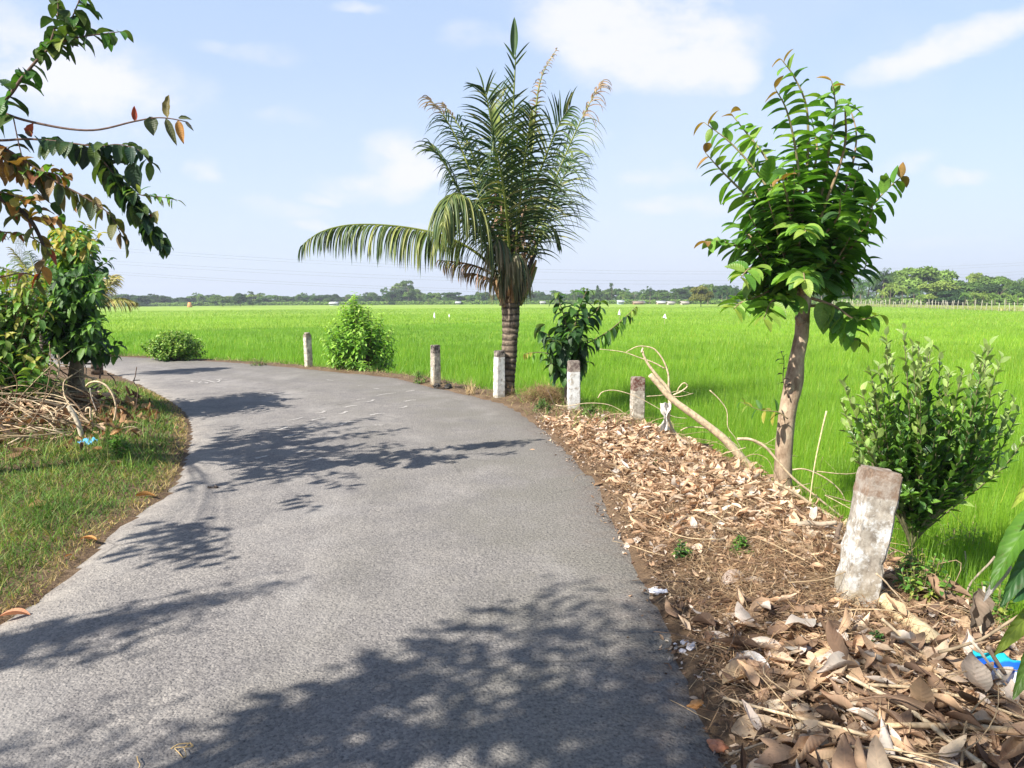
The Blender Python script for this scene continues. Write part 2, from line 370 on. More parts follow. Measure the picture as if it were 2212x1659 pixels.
def mat_concrete(paint_bottom=(0.60, 0.60, 0.58), top=(0.12, 0.075, 0.055), h=.62, band=.14, seed=0.0, wear=.55):
    t = NT('painted_concrete'); c0 = t.n('ShaderNodeTexCoord'); mp = t.n('ShaderNodeMapping'); t.L.new(c0.outputs['Object'], mp.inputs[0]); mp.inputs[1].default_value = (seed, seed*.7, 0)
    v = mp.outputs[0]; sp = t.n('ShaderNodeSeparateXYZ'); t.L.new(c0.outputs['Object'], sp.inputs[0])
    conc = t.mix(t.mr(t.noise(v, 22, 6, .7), .35, .65), (0.20, 0.17, 0.135), (0.42, 0.38, 0.32))
    n = t.noise(v, 9, 7, .72); n2 = t.noise(v, 38, 5, .7)
    pm = t.mr(t.math('ADD', n, t.math('MULTIPLY', n2, .35)), .86-wear*.35, .98-wear*.35, 1.0, 0.0)
    c = t.mix(pm, conc, paint_bottom)
    zz = t.math('ADD', sp.outputs[2], t.math('MULTIPLY', t.math('SUBTRACT', t.noise(v, 30, 5, .7), .5), .035))
    tm = t.mr(zz, h-band-.006, h-band+.006); tc = t.mix(t.mr(t.noise(v, 16, 6, .75), .42, .6), top, (0.33, 0.285, 0.24))
    c = t.mix(tm, c, tc)
    # grime creeping up from the ground and mould runs
    gm = t.math('MULTIPLY', t.mr(zz, .0, .2, 1, 0), t.mr(t.noise(v, 12, 5, .7), .3, .7)); c = t.mix(gm, c, (0.25, 0.2, 0.12))
    mold = t.mr(t.noise(t.coord('Object', (1, 1, .35)), 24, 6, .8), .58, .68, 0, .8); c = t.mix(mold, c, (0.07, 0.06, 0.05))
    t.L.new(c, t.b.inputs['Base Color']); t.b.inputs['Roughness'].default_value = .9; t.b.inputs['Specular IOR Level'].default_value = .2
    t.L.new(t.bump(t.noise(v, 55, 6, .75), .6, .006), t.b.inputs['Normal']); return t.m

def mat_bark(name, a, b, ring=0.0, lichen=(0.45, 0.40, 0.27)):
    t = NT(name); v = t.coord('Object')
    c = t.mix(t.mr(t.noise(t.coord('Object', (1, 1, .45)), 11, 6, .7), .38, .62), a, b)
    c = t.mix(t.mr(t.noise(v, 5, 5, .7), .54, .62, 0, .75), c, lichen)
    h = t.noise(t.coord('Object', (1, 1, .4)), 40, 5, .7)
    if ring:
        uv = t.n('ShaderNodeTexCoord').outputs['UV']; s = t.n('ShaderNodeSeparateXYZ'); t.L.new(uv, s.inputs[0])
        w = t.math('SINE', t.math('ADD', t.math('MULTIPLY', s.outputs[1], ring), t.math('MULTIPLY', t.noise(v, 5, 3), 6.0)))
        c = t.mix(t.mr(w, .1, .8, 0, .85), c, (0.035, 0.026, 0.02)); h = t.math('SUBTRACT', h, w)
    t.L.new(c, t.b.inputs['Base Color']); t.b.inputs['Roughness'].default_value = .9; t.b.inputs['Specular IOR Level'].default_value = .2
    t.L.new(t.bump(h, .7, .008), t.b.inputs['Normal']); return t.m

def mat_flat(name, col, rough=.7, amt=.2, nscale=20.0, bump=.2):
    t = NT(name); v = t.coord('Object')
    c = t.mix(t.mr(t.noise(v, nscale, 5, .7), .3, .7), tuple(x*(1-amt) for x in col), tuple(min(1, x*(1+amt)) for x in col))
    t.L.new(c, t.b.inputs['Base Color']); t.b.inputs['Roughness'].default_value = rough
    t.L.new(t.bump(t.noise(v, nscale*2, 4), bump, .004), t.b.inputs['Normal']); return t.m

def mat_paint_mark():
    t = NT('worn_road_paint'); v = t.coord('Object')
    c = t.mix(t.mr(t.noise(v, 60, 5, .75), .42, .56), (0.20, 0.19, 0.18), (0.50, 0.47, 0.43))
    t.L.new(c, t.b.inputs['Base Color']); t.b.inputs['Roughness'].default_value = .9
    t.L.new(t.bump(t.noise(v, 60, 4), .6, .006), t.b.inputs['Normal']); return t.m

M_ASPH = mat_asphalt(); M_SOIL = mat_soil(); M_RICE = mat_rice_sheet()
M_LEAF = mat_leaf('broad_leaf', .36, vb=.3, rough=.46, veins=.28, spots=.25)
M_LEAFP = mat_leaf('plain_leaf', .32, rough=.5)
M_GLOSS = mat_leaf('glossy_leaf', .25, rough=.3, veins=.2, spec=.5)
M_PALM = mat_leaf('palm_leaflet', .22, rough=.48, nscale=6, tcol=(1.2, 1.15, .5))
M_BLADE = mat_leaf('rice_blade', .42, rough=.5, tcol=(1.2, 1.2, .35), nscale=.8)
M_GRASS = mat_leaf('turf_blade', .3, rough=.6, tcol=(1.1, 1.1, .5), nscale=3)
M_DRY = mat_leaf('dry_leaf', .22, vb=.12, rough=.75, veins=.12, tcol=(1.2, .85, .55), spec=.15, nscale=9, spots=.3)
M_STRAW = mat_leaf('straw', .15, rough=.8, tcol=(1.1, .9, .6), spec=.15, nscale=5)
M_FAR = mat_leaf('far_foliage', .22, rough=.7, nscale=.6, spec=.1)
M_TWIG = mat_attr('twig_bark', .85, 35, .35, .5, .004)
M_BARK = mat_bark('pale_tree_bark', (0.19, 0.13, 0.085), (0.44, 0.34, 0.24))
M_BARK2 = mat_bark('grey_tree_bark', (0.15, 0.12, 0.09), (0.34, 0.28, 0.21), lichen=(.36, .33, .22))
M_PBARK = mat_bark('palm_bark', (0.075, 0.055, 0.042), (0.24, 0.19, 0.14), ring=62.0, lichen=(.26, .21, .15))
M_MARK = mat_paint_mark()

# ------------------------------------------------------------------ the lie of the land
RE_px = [(1590, 1659), (1520, 1500), (1475, 1380), (1425, 1280), (1375, 1195), (1335, 1120), (1290, 1035), (1215, 955), (1150, 905), (1085, 868), (1000, 848), (930, 832),
         (850, 814), (700, 799), (560, 786), (450, 779), (280, 771), (150, 766), (0, 762)]
LE_px = [(0, 1335), (60, 1300), (150, 1225), (230, 1150), (310, 1095), (375, 1035), (400, 960), (402, 915), (372, 872), (300, 832), (240, 806), (190, 794), (100, 790), (0, 787)]
RE = [P(*p)[:2] for p in RE_px]; LE = [P(*p)[:2] for p in LE_px]
RE = [(1.0, -14), (0.95, -4), (0.86, 1.0)]+[tuple(p) for p in RE]; RE += [(RE[-1][0]-30, RE[-1][1]+2), (-140, RE[-1][1]-4)]
LE = [(-3.0, -14), (-2.9, -4), (-2.75, 1.5)]+[tuple(p) for p in LE]; LE += [(LE[-1][0]-30, LE[-1][1]+2), (-140, LE[-1][1]-4)]
REs = spline([(*p, 0) for p in RE], 6)[:, :2]; LEs = spline([(*p, 0) for p in LE], 6)[:, :2]
def inside(pts, poly):
    c = np.zeros(len(pts), bool); x, y = pts[:, 0], pts[:, 1]
    for a, b in zip(poly, np.roll(poly, -1, axis=0)):
        if a[1] == b[1]: continue
        m = (a[1] > y) != (b[1] > y)
        c ^= m & (x < (b[0]-a[0])*(y-a[1])/(b[1]-a[1])+a[0])
    return c
def sdist(pts, poly):
    "signed distance to a road edge, positive on its right"
    pts = np.atleast_2d(np.asarray(pts, float)); best = np.full(len(pts), 1e9)
    for a, b in zip(poly[:-1], poly[1:]):
        ab = b-a; l2 = (ab**2).sum()
        if l2 < 1e-12: continue
        t = np.clip(((pts-a)@ab)/l2, 0, 1); q = a+t[:, None]*ab; best = np.minimum(best, np.hypot(*(pts-q).T))
    ring = np.vstack([poly[0]*[1, 1]+[0, -9000], poly, poly[-1]+[-9000, 0], [[-9000, -9000]]])
    return np.where(inside(pts, ring), -best, best)
def dR(p): return sdist(p, REs)
def dL(p): return -sdist(p, LEs)
def vnoise(p, s, k=0):
    p = np.asarray(p)*s
    return (np.sin(p[:, 0]*1.3+k)*np.cos(p[:, 1]*1.7-k*2)+np.sin(p[:, 0]*2.9+p[:, 1]*1.1+k*3)*.5+np.cos(p[:, 1]*4.3-p[:, 0]*2.1+k)*.3)/1.8
def sstep(a, b, x): t = np.clip((x-a)/(b-a), 0, 1); return t*t*(3-2*t)
FIELD_Z = -0.62
def shoulder(y):   # width of the verge before it drops to the paddy
    return np.interp(y, [2, 5, 7.5, 10, 13, 20, 60], [1.5, 1.5, 1.42, 1.3, .7, .6, .8])
def Hh(p):
    p = np.atleast_2d(np.asarray(p, float)); r = dR(p); l = dL(p)
    w = shoulder(p[:, 1])
    z = np.where(r > -0.02, -0.012+0.10*np.exp(-((r-w*.5)/(w*.38))**2)*np.clip((9.5-p[:, 1])/2.5, 0.12, 1)+0.02*vnoise(p, 3.1, 1)*np.clip(r*3, 0, 1), -0.03)
    z = z+np.where(r > w-0.1, sstep(w-.1, w+.75, r)*(FIELD_Z-z), 0)
    zl = 0.0+0.05*sstep(0, .5, l)+0.16*np.exp(-(((p[:, 0]+6.6)/1.7)**2+((p[:, 1]-9.2)/1.6)**2))+0.02*vnoise(p, 2.6, 4)*np.clip(l*2, 0, 1)
    z = np.where(l > 0, zl, z)
    return z
def H1(x, y): return float(Hh([[x, y]])[0])
def G(px, py):
    "photo point on the real ground"
    z = 0.0
    for _ in range(12):
        p = P(px, py, z); z = 0.5*z+0.5*H1(p.x, p.y)
    return P(px, py, z)

def grid_mesh(name, xs, ys, zf, mat, keep=None, col=None):
    X, Y = np.meshgrid(xs, ys); pts = np.stack([X.ravel(), Y.ravel()], 1); z = zf(pts)
    idx = np.arange(len(pts)).reshape(X.shape)
    q = np.stack([idx[:-1, :-1], idx[:-1, 1:], idx[1:, 1:], idx[1:, :-1]], -1).reshape(-1, 4)
    if keep is not None:
        k = keep(pts); q = q[k[q].all(1)]
        if col is not None: col = col[np.isin(np.arange(len(pts)), q.ravel())]
        used = np.zeros(len(pts), bool); used[q.ravel()] = True; remap = np.cumsum(used)-1; pts = pts[used]; z = z[used]; q = remap[q]
    mb = MB(); mb.add(np.column_stack([pts, z]), q, col)
    return mb.build(name, mat)
def geo(a, b, d0, g):
    o = [a]
    while o[-1] < b: o.append(o[-1]+d0); d0 *= g
    return o
xs = np.array(sorted(set([-x for x in geo(9, 900, .12, 1.09)]+list(np.arange(-9, 9, .09))+geo(9, 900, .12, 1.09))))
ys = np.array([-16, -10, -6, -3, -1]+list(np.arange(0, 14, .09))+geo(14, 1300, .1, 1.07))
tag(grid_mesh('ground', xs, ys, Hh, M_SOIL), kind='structure')

# road: strips between its two edges
def build_road():
    nl = 260
    def resamp(poly, n):
        s = np.concatenate([[0], np.cumsum(np.hypot(*np.diff(poly, axis=0).T))]); return s
    # pair both edges by matching parameters at hand picked stations
    def at(poly, s_, t): return np.array([np.interp(t, s_, poly[:, 0]), np.interp(t, s_, poly[:, 1])]).T
    sR = resamp(REs, 0); sL = resamp(LEs, 0)
    # stations: nearest right-edge length for each left-edge sample, forced monotonic
    tl = np.linspace(0, sL[-1], nl); pl = at(LEs, sL, tl); tr = []
    cur = 0.0
    cand = np.linspace(0, sR[-1], 3000); pc = at(REs, sR, cand)
    for p in pl:
        d = np.hypot(pc[:, 0]-p[0], pc[:, 1]-p[1]); i = int(np.argmin(d)); cur = max(cur, cand[i]); tr.append(cur)
    tr = np.array(tr); k = np.ones(9)/9; trs = np.convolve(np.pad(tr, 4, mode='edge'), k, 'valid'); trs[0] = 0; trs[-1] = sR[-1]
    # refine where either edge jumps
    pr = at(REs, sR, trs)
    # insert extra stations
    TL, TR = [], []
    for i in range(nl-1):
        m = max(1, int(max(np.hypot(*(pl[i+1]-pl[i])), np.hypot(*(pr[i+1]-pr[i])))/0.12)) if pl[i][1] < 25 and pl[i][0] > -25 else 1
        for j in range(m): TL.append(tl[i]+(tl[i+1]-tl[i])*j/m); TR.append(trs[i]+(trs[i+1]-trs[i])*j/m)
    TL.append(tl[-1]); TR.append(trs[-1])
    A = at(LEs, sL, np.array(TL)); B = at(REs, sR, np.array(TR)); n = len(A)
    A = A+rng.normal(0, .014, (n, 2))+.05*np.stack([vnoise(A, 2.3, 1), vnoise(A, 3.1, 2)], 1); B = B+rng.normal(0, .016, (n, 2))+.075*np.stack([vnoise(B, 2.6, 3), vnoise(B, 3.3, 4)], 1)+.025*np.stack([vnoise(B, 11, 3), vnoise(B, 13, 4)], 1)
    c = np.linspace(0, 1, 25); Pn = A[:, None]*(1-c)[None, :, None]+B[:, None]*c[None, :, None]
    w = np.hypot(*(B-A).T); z = 0.0+0.0*Pn[..., 0]
    z[:, 0] = -.03; z[:, -1] = -.03
    flat = Pn.reshape(-1, 2); dr = -sdist(flat, REs); dl = -dL(flat)
    e1 = np.clip(1-dr/.45, 0, 1)*.9+np.clip(1-np.abs(dl)/.2, 0, 1)*.3
    e2 = np.clip(1-np.abs(dl)/.55, 0, 1)
    cc = np.tile(c, n); side = sstep(.52, .8, cc)*.9+.5*np.exp(-((cc-.5)/.07)**2)-.35*np.exp(-((cc-.3)/.09)**2)
    col = np.stack([np.clip(e1, 0, 1), e2, np.clip(side, 0, 1)], 1)
    idx = np.arange(n*25).reshape(n, 25); q = np.stack([idx[:-1, :-1], idx[:-1, 1:], idx[1:, 1:], idx[1:, :-1]], -1).reshape(-1, 4)
    mb = MB(); mb.add(np.column_stack([flat, z.ravel()]), q, col); o = mb.build('road', M_ASPH); tag(o, kind='structure')
build_road()

# rice: canopy sheet plus blades
def field_ok(p, m=0.55):
    p = np.atleast_2d(p); r = dR(p); return r > shoulder(p[:, 1])+m
SHEET_Z = FIELD_Z+0.20
def field_tint(p):
    "plots of slightly different green: a deeper plot near the bend on the left, a dark bund line, and distance haze painted in as paler green"
    edge = 46+.75*(p[:, 0]+25)+1.2*vnoise(p, .3, 2); near = sstep(3, -3, p[:, 1]-edge) if False else 1-sstep(-2.5, 2.5, p[:, 1]-edge)
    left = 1-sstep(-6, 18, p[:, 0]); k = near*left
    c = np.ones((len(p), 3))*(1+.06*vnoise(p, .045, 3)[:, None]); c *= 1-k[:, None]*np.array([.24, .13, .25])
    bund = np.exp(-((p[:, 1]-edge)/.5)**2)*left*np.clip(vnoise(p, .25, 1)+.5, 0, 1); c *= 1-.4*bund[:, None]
    far = sstep(60, 220, p[:, 1])[:, None]; return c*(1+far*np.array([.12, .02, .6]))  # colour pales with distance to stand for haze
def build_rice():
    xs = np.array(sorted(set([-x for x in geo(22, 700, .3, 1.12)]+list(np.arange(-22, 22, .3))+geo(22, 700, .3, 1.12))))
    ys = np.array(list(np.arange(0, 30, .3))+geo(30, 380, .35, 1.08))
    def zf(p): return SHEET_Z+.11*sstep(8, 45, p[:, 1])+.035*vnoise(p, .9, 2)
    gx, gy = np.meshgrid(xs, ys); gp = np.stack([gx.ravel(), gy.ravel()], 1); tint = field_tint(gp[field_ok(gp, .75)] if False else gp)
    tag(grid_mesh('rice_paddy', xs, ys, zf, M_RICE, keep=lambda p: field_ok(p, .75), col=tint), kind='structure')
    mb = MB()
    for (r0, r1, dens, w) in ((2.2, 8, 1500, .0052), (8, 13, 1100, .006), (13, 20, 620, .0085), (20, 32, 280, .013), (32, 55, 95, .024), (55, 100, 24, .05), (100, 170, 5, .1)):
        a0, a1 = -44, 46
        area = math.pi*(r1*r1-r0*r0)*(a1-a0)/360; n = int(area*dens)
        r = np.sqrt(rng.uniform(r0*r0, r1*r1, n)); a = np.radians(rng.uniform(a0, a1, n)); p = np.stack([r*np.sin(a), r*np.cos(a)], 1)
        p = p[field_ok(p, .30 if r1 < 40 else .8)]; n = len(p)
        hgt = np.clip(rng.normal(.44, .06, n), .28, .62)*(1+.05*vnoise(p, .5, 5))
        dr = np.column_stack([rng.normal(0.05, .13, n), rng.normal(0.03, .13, n), np.ones(n)])
        g = rng.uniform(0, 1, (n, 1)); patch = .5+.5*vnoise(p, .12, 9)[:, None]
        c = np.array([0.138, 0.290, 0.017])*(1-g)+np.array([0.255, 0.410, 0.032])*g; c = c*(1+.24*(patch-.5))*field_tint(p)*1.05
        yl = rng.uniform(0, 1, n) < .03; c[yl] = (0.42, 0.45, 0.08)
        wd = rng.uniform(.7, 1.3, n)*w
        base = np.column_stack([p, Hh(p) if r1 < 40 else np.full(n, FIELD_Z)])
        if r1 > 30: base[:, 2] += .1; hgt = hgt*.85
        blades(mb, base, dr, hgt, wd, rng.uniform(.05, .5, n), c, 3 if r1 < 21 else 2)
    o = mb.build('rice_plants', M_BLADE, smooth=True); tag(o, 'bright green young rice standing thick in the paddy', 'rice', kind='stuff')
build_rice()
#PART2

# ------------------------------------------------------------------ plant builders
UP = np.array([0, 0, 1.0])
def path_at(path, s):
    seg = np.linalg.norm(np.diff(path, axis=0), axis=1); c = np.concatenate([[0], np.cumsum(seg)]); c /= c[-1]
    p = np.stack([np.interp(s, c, path[:, i]) for i in range(3)], -1)
    e = 0.02; q = np.stack([np.interp(np.clip(s+e, 0, 1), c, path[:, i])-np.interp(np.clip(s-e, 0, 1), c, path[:, i]) for i in range(3)], -1)
    return p, nrmz(q)
class Leafset:
    def __init__(s): s.b = []; s.d = []; s.n = []; s.L = []; s.W = []; s.dr = []; s.c = []
    def add(s, b, d, n, L, W, dr, c):
        k = len(b)
        s.b.append(b); s.d.append(d); s.n.append(n); s.L.append(np.broadcast_to(L, k)); s.W.append(np.broadcast_to(W, k)); s.dr.append(np.broadcast_to(dr, k)); s.c.append(np.broadcast_to(c, (k, 3)))
    def emit(s, mb, **kw):
        leaves(mb, np.concatenate(s.b), np.concatenate(s.d), np.concatenate(s.n), np.concatenate(s.L), np.concatenate(s.W), np.concatenate(s.dr), np.concatenate(s.c), **kw)
def pal(n, cols, w=None, j=.18):
    cols = np.array(cols, float); k = rng.choice(len(cols), n, p=w); return cols[k]*(1+rng.uniform(-j, j, (n, 1)))
def shoot_leaves(ls, path, n, start=.25, L=.17, W=.075, droop=.9, out=.9, fwd=.55, up=-.1, cols=None, w=None, tip=None, tipn=3, taper=.45, plane=None, jit=.25, whorl=False):
    "leaves in two ranks (or all round) along a shoot"
    if n < 1: return
    s = np.linspace(start, 1.0, n)+rng.uniform(-.3, .3, n)*(1-start)/n; s = np.clip(s, 0, 1)
    p, t = path_at(path, s)
    if plane is None:
        a = rng.uniform(0, math.pi); plane = np.array([math.cos(a), math.sin(a), 0])
    sd = nrmz(plane-t*(t@plane)[:, None]); 
    if whorl:
        o = nrmz(np.cross(t, sd)); an = np.arange(n)*2.4+rng.uniform(0, 6); sd = sd*np.cos(an)[:, None]+o*np.sin(an)[:, None]; sg = np.ones(n)
    else: sg = np.where(np.arange(n) % 2, 1, -1)
    d = sd*(out*sg)[:, None]+t*fwd+UP*up+rng.normal(0, jit, (n, 3))
    nm = np.tile(UP, (n, 1))+sd*(-.25*sg)[:, None]+rng.normal(0, .3, (n, 3))
    sz = (1-taper*s**3)*rng.uniform(.78, 1.12, n)
    c = pal(n, cols, w)
    if tip is not None:
        m = np.arange(n) >= n-tipn; c[m] = pal(m.sum(), [tip]); 
    ls.add(p, nrmz(d), nm, L*sz, W*sz, droop*rng.uniform(.6, 1.3, n), c)

G_DK = (0.028, 0.075, 0.022); G_MD = (0.06, 0.155, 0.026); G_LT = (0.13, 0.27, 0.038); G_YL = (0.24, 0.34, 0.055)
C_RED = (0.30, 0.055, 0.03); C_BRN = (0.20, 0.11, 0.04); C_ORG = (0.42, 0.20, 0.05); C_YEL = (0.42, 0.36, 0.06); C_RDBR = (.25, .10, .05)

def px_path(pts, Y, n=6):
    out = []
    for p in pts:
        y = Y+(p[2] if len(p) > 2 else 0.0); out.append(Q(p[0], p[1], y))
    return spline([tuple(v) for v in out], n)

# ---- the leafy tree in front of the paddy, right of centre
def right_tree():
    Y = 6.45
    root = empty('broadleaf_tree', tuple(P(1692, 1050, -.05)))
    tag(root, 'young broadleaf tree with pale blotchy trunk and upright leafy crown behind the leaf litter', 'tree', 'trees along the road')
    org = np.array(root.location)
    tb = MB()
    tp = px_path([(1690, 1090), (1692, 1000), (1700, 900), (1716, 820), (1722, 770), (1732, 720), (1735, 660), (1738, 610)], Y, 5)
    rr = np.interp(np.linspace(0, 1, len(tp)), [0, .08, .3, .42, .55, .8, .9, 1], [.092, .076, .072, .080, .062, .058, .064, .048])
    tube(tb, tp, .09, sides=20, rings=rr, col=(.35, .28, .2), lump=.035)
    for k in ((1716, 832), (1706, 905), (1736, 690)):
        q = Q(k[0]-10, k[1], Y-.03); tube(tb, [q+Vector((.02, 0, -.03)), q, q+Vector((-.03, -.02, .02))], .045, .02, 8, lump=.15)
    tb.build('trunk', M_BARK, root, local=org)
    fork = (1738, 620)
    shoots = [  # px path, depth shift at the tip, leaves
        ([fork, (1735, 480), (1745, 330), (1742, 230), (1715, 165), (1688, 128)], -.1, 24, 1),
        ([fork, (1730, 440), (1720, 330), (1700, 240), (1674, 190)], -.45, 20, 1),
        ([fork, (1765, 480), (1790, 330), (1805, 240), (1797, 175)], -.2, 22, 1),
        ([fork, (1790, 500), (1835, 380), (1850, 290), (1830, 215)], .3, 20, 0),
        ([fork, (1770, 480), (1822, 330), (1826, 240), (1822, 230)], -.5, 16, 0),
        ([fork, (1700, 480), (1640, 380), (1580, 310), (1521, 264)], .1, 22, 1),
        ([fork, (1710, 460), (1660, 350), (1615, 290), (1578, 244)], .45, 20, 1),
        ([fork, (1690, 500), (1610, 420), (1560, 370), (1524, 330)], -.3, 20, 1),
        ([fork, (1660, 560), (1600, 535), (1560, 522), (1526, 522)], -.2, 20, 1),
        ([fork, (1670, 560), (1620, 510), (1600, 490), (1585, 482)], .4, 14, 0),
        ([fork, (1800, 540), (1870, 460), (1915, 410), (1950, 380)], .2, 18, 1),
        ([fork, (1800, 580), (1850, 520), (1880, 470), (1885, 440)], -.3, 12, 0),
        ([fork, (1715, 520), (1700, 430), (1690, 385)], -.75, 14, 1),
        ([(1735, 650), (1690, 620), (1640, 640), (1600, 655), (1585, 668)], -.3, 16, 2),
        ([(1740, 640), (1800, 660), (1850, 690), (1900, 680)], -.3, 9, 2),
        ([(1738, 660), (1790, 665), (1830, 705), (1845, 730), (1855, 740)], -.1, 9, 2),
        ([(1736, 640), (1725, 600), (1735, 590), (1738, 605)], -.9, 13, 2),
        ([fork, (1725, 520), (1735, 490), (1740, 500)], -1.0, 14, 2),
        ([fork, (1755, 400), (1765, 320), (1752, 250)], .55, 18, 0),
        ([fork, (1700, 640), (1668, 650), (1650, 690)], -.5, 10, 2),
        ([fork, (1640, 590), (1620, 580), (1600, 600)], -.6, 10, 2),
        ([fork, (1765, 530), (1810, 470), (1815, 430)], -.6, 15, 0),
        ([fork, (1820, 590), (1860, 590), (1875, 560)], .3, 10, 0),
    ]
    for k in range(30):   # inner shoots fill the crown
        x = rng.uniform(1610, 1860); top = np.interp(x, [1610, 1680, 1740, 1800, 1860], [420, 330, 280, 300, 350]); y = rng.uniform(top, 545)
        shoots.append(([fork, ((x+1738)/2+rng.uniform(-15, 15), (y+620)/2+25), (x, y)], rng.uniform(-.55, .75), 14, 0))
    br = MB(); ls = Leafset()
    for pts, dy, n, kind in shoots:
        m = len(pts)-1; pth = px_path([(p[0], p[1], dy*(i/m)) for i, p in enumerate(pts)], Y, 5)
        tube(br, pth, .017 if m > 2 else .011, .0035, 6, col=(.24, .17, .10) if kind != 1 else (.22, .19, .1))
        lightc = [(.08, .20, .03), (.155, .31, .045), (.21, .34, .06)] if kind else [(.04, .10, .026), G_MD, G_LT]
        ww = [.3, .45, .25] if kind else [.3, .4, .3]
        shoot_leaves(ls, pth, int(n*1.8), start=.12 if kind != 2 else .25, L=.255, W=.145, droop=.8, out=.95, fwd=.45, up=0, cols=lightc, w=ww, tip=(0.30, .17, .05) if kind == 1 else (G_YL if kind == 2 else None), tipn=2, taper=.5, plane=np.array([1, rng.uniform(-.5, .5), 0]))
    br.build('branches', M_TWIG, root, local=org)
    fb = MB(); ls.emit(fb, segs=6, fold=.38, ripple=.035, freq=5.5, across=1)
    fb.build('foliage', M_LEAF, root, local=org)
    # water shoots on the trunk
    sb = MB(); ls2 = Leafset(); s1 = px_path([(1702, 905), (1680, 890), (1640, 885), (1600, 868)], Y-.15, 4)
    tube(sb, s1, .006, .002, 5, col=(.2, .16, .08)); shoot_leaves(ls2, s1, 11, start=.15, L=.13, W=.055, droop=1.1, cols=[G_MD, G_YL, (0.30, .28, .05)], w=[.4, .3, .3])
    s2 = px_path([(1704, 860), (1692, 820), (1694, 780), (1688, 762)], Y-.1, 4); tube(sb, s2, .006, .002, 5, col=(.1, .07, .05))
    shoot_leaves(ls2, s2, 8, start=.2, L=.06, W=.03, droop=.8, cols=[(0.05, .035, .025), G_DK]); shoot_leaves(ls2, s2, 2, start=.85, L=.12, W=.05, cols=[G_DK])
    sp = sb.build('water_shoot', M_TWIG, root, local=org); f2 = MB(); ls2.emit(f2, segs=5, fold=.35, ripple=.03); o = f2.build('shoot_leaves', M_LEAF, sp, local=org)
right_tree()

# ---- coconut palm
def frond(rb, ls, path, npair=60, Lmax=.62, droop=1.2, start=.2, cols=None, w=None, angle=.75, adax=None, wid=.046, r0=.028, rcol=(.20, .24, .05), tipdead=0.0, onesided=0, gaps=.08, endlen=.35):
    tube(rb, path, r0, .004, 7, col=rcol)
    s = np.linspace(start, .995, npair); 
    for sg in ((1, -1) if not onesided else (onesided,)):
        keep = rng.uniform(0, 1, npair) > gaps; ss = (s+rng.uniform(-.004, .004, npair))[keep]; n = len(ss)
        p, t = path_at(path, ss)
        ref = adax if adax is not None else np.array([0, -.25, 1.0])
        sd = nrmz(np.cross(t, ref)); n_ = nrmz(np.cross(sd, t))
        prof = np.interp(ss, [start, start+.12, .45, .75, 1], [.55, .85, 1.0, .8, endlen])
        an = angle*np.interp(ss, [start, .6, 1], [1.1, 1, .6])
        d = sd*(sg*np.sin(an))[:, None]+t*np.cos(an)[:, None]+n_*.15+rng.normal(0, .06, (n, 3))
        c = pal(n, cols, w, .2)
        if tipdead: m = ss > 1-tipdead*rng.uniform(.7, 1.2, n); c[m] = pal(m.sum(), [(.33, .23, .16), (.22, .14, .09)]); prof[m] *= .75
        ls.add(p, d, n_+rng.normal(0, .15, (n, 3)), Lmax*prof*rng.uniform(.85, 1.1, n), wid*rng.uniform(.7, 1.1, n), droop*rng.uniform(.7, 1.35, n)*(1.6 if tipdead else 1), c)
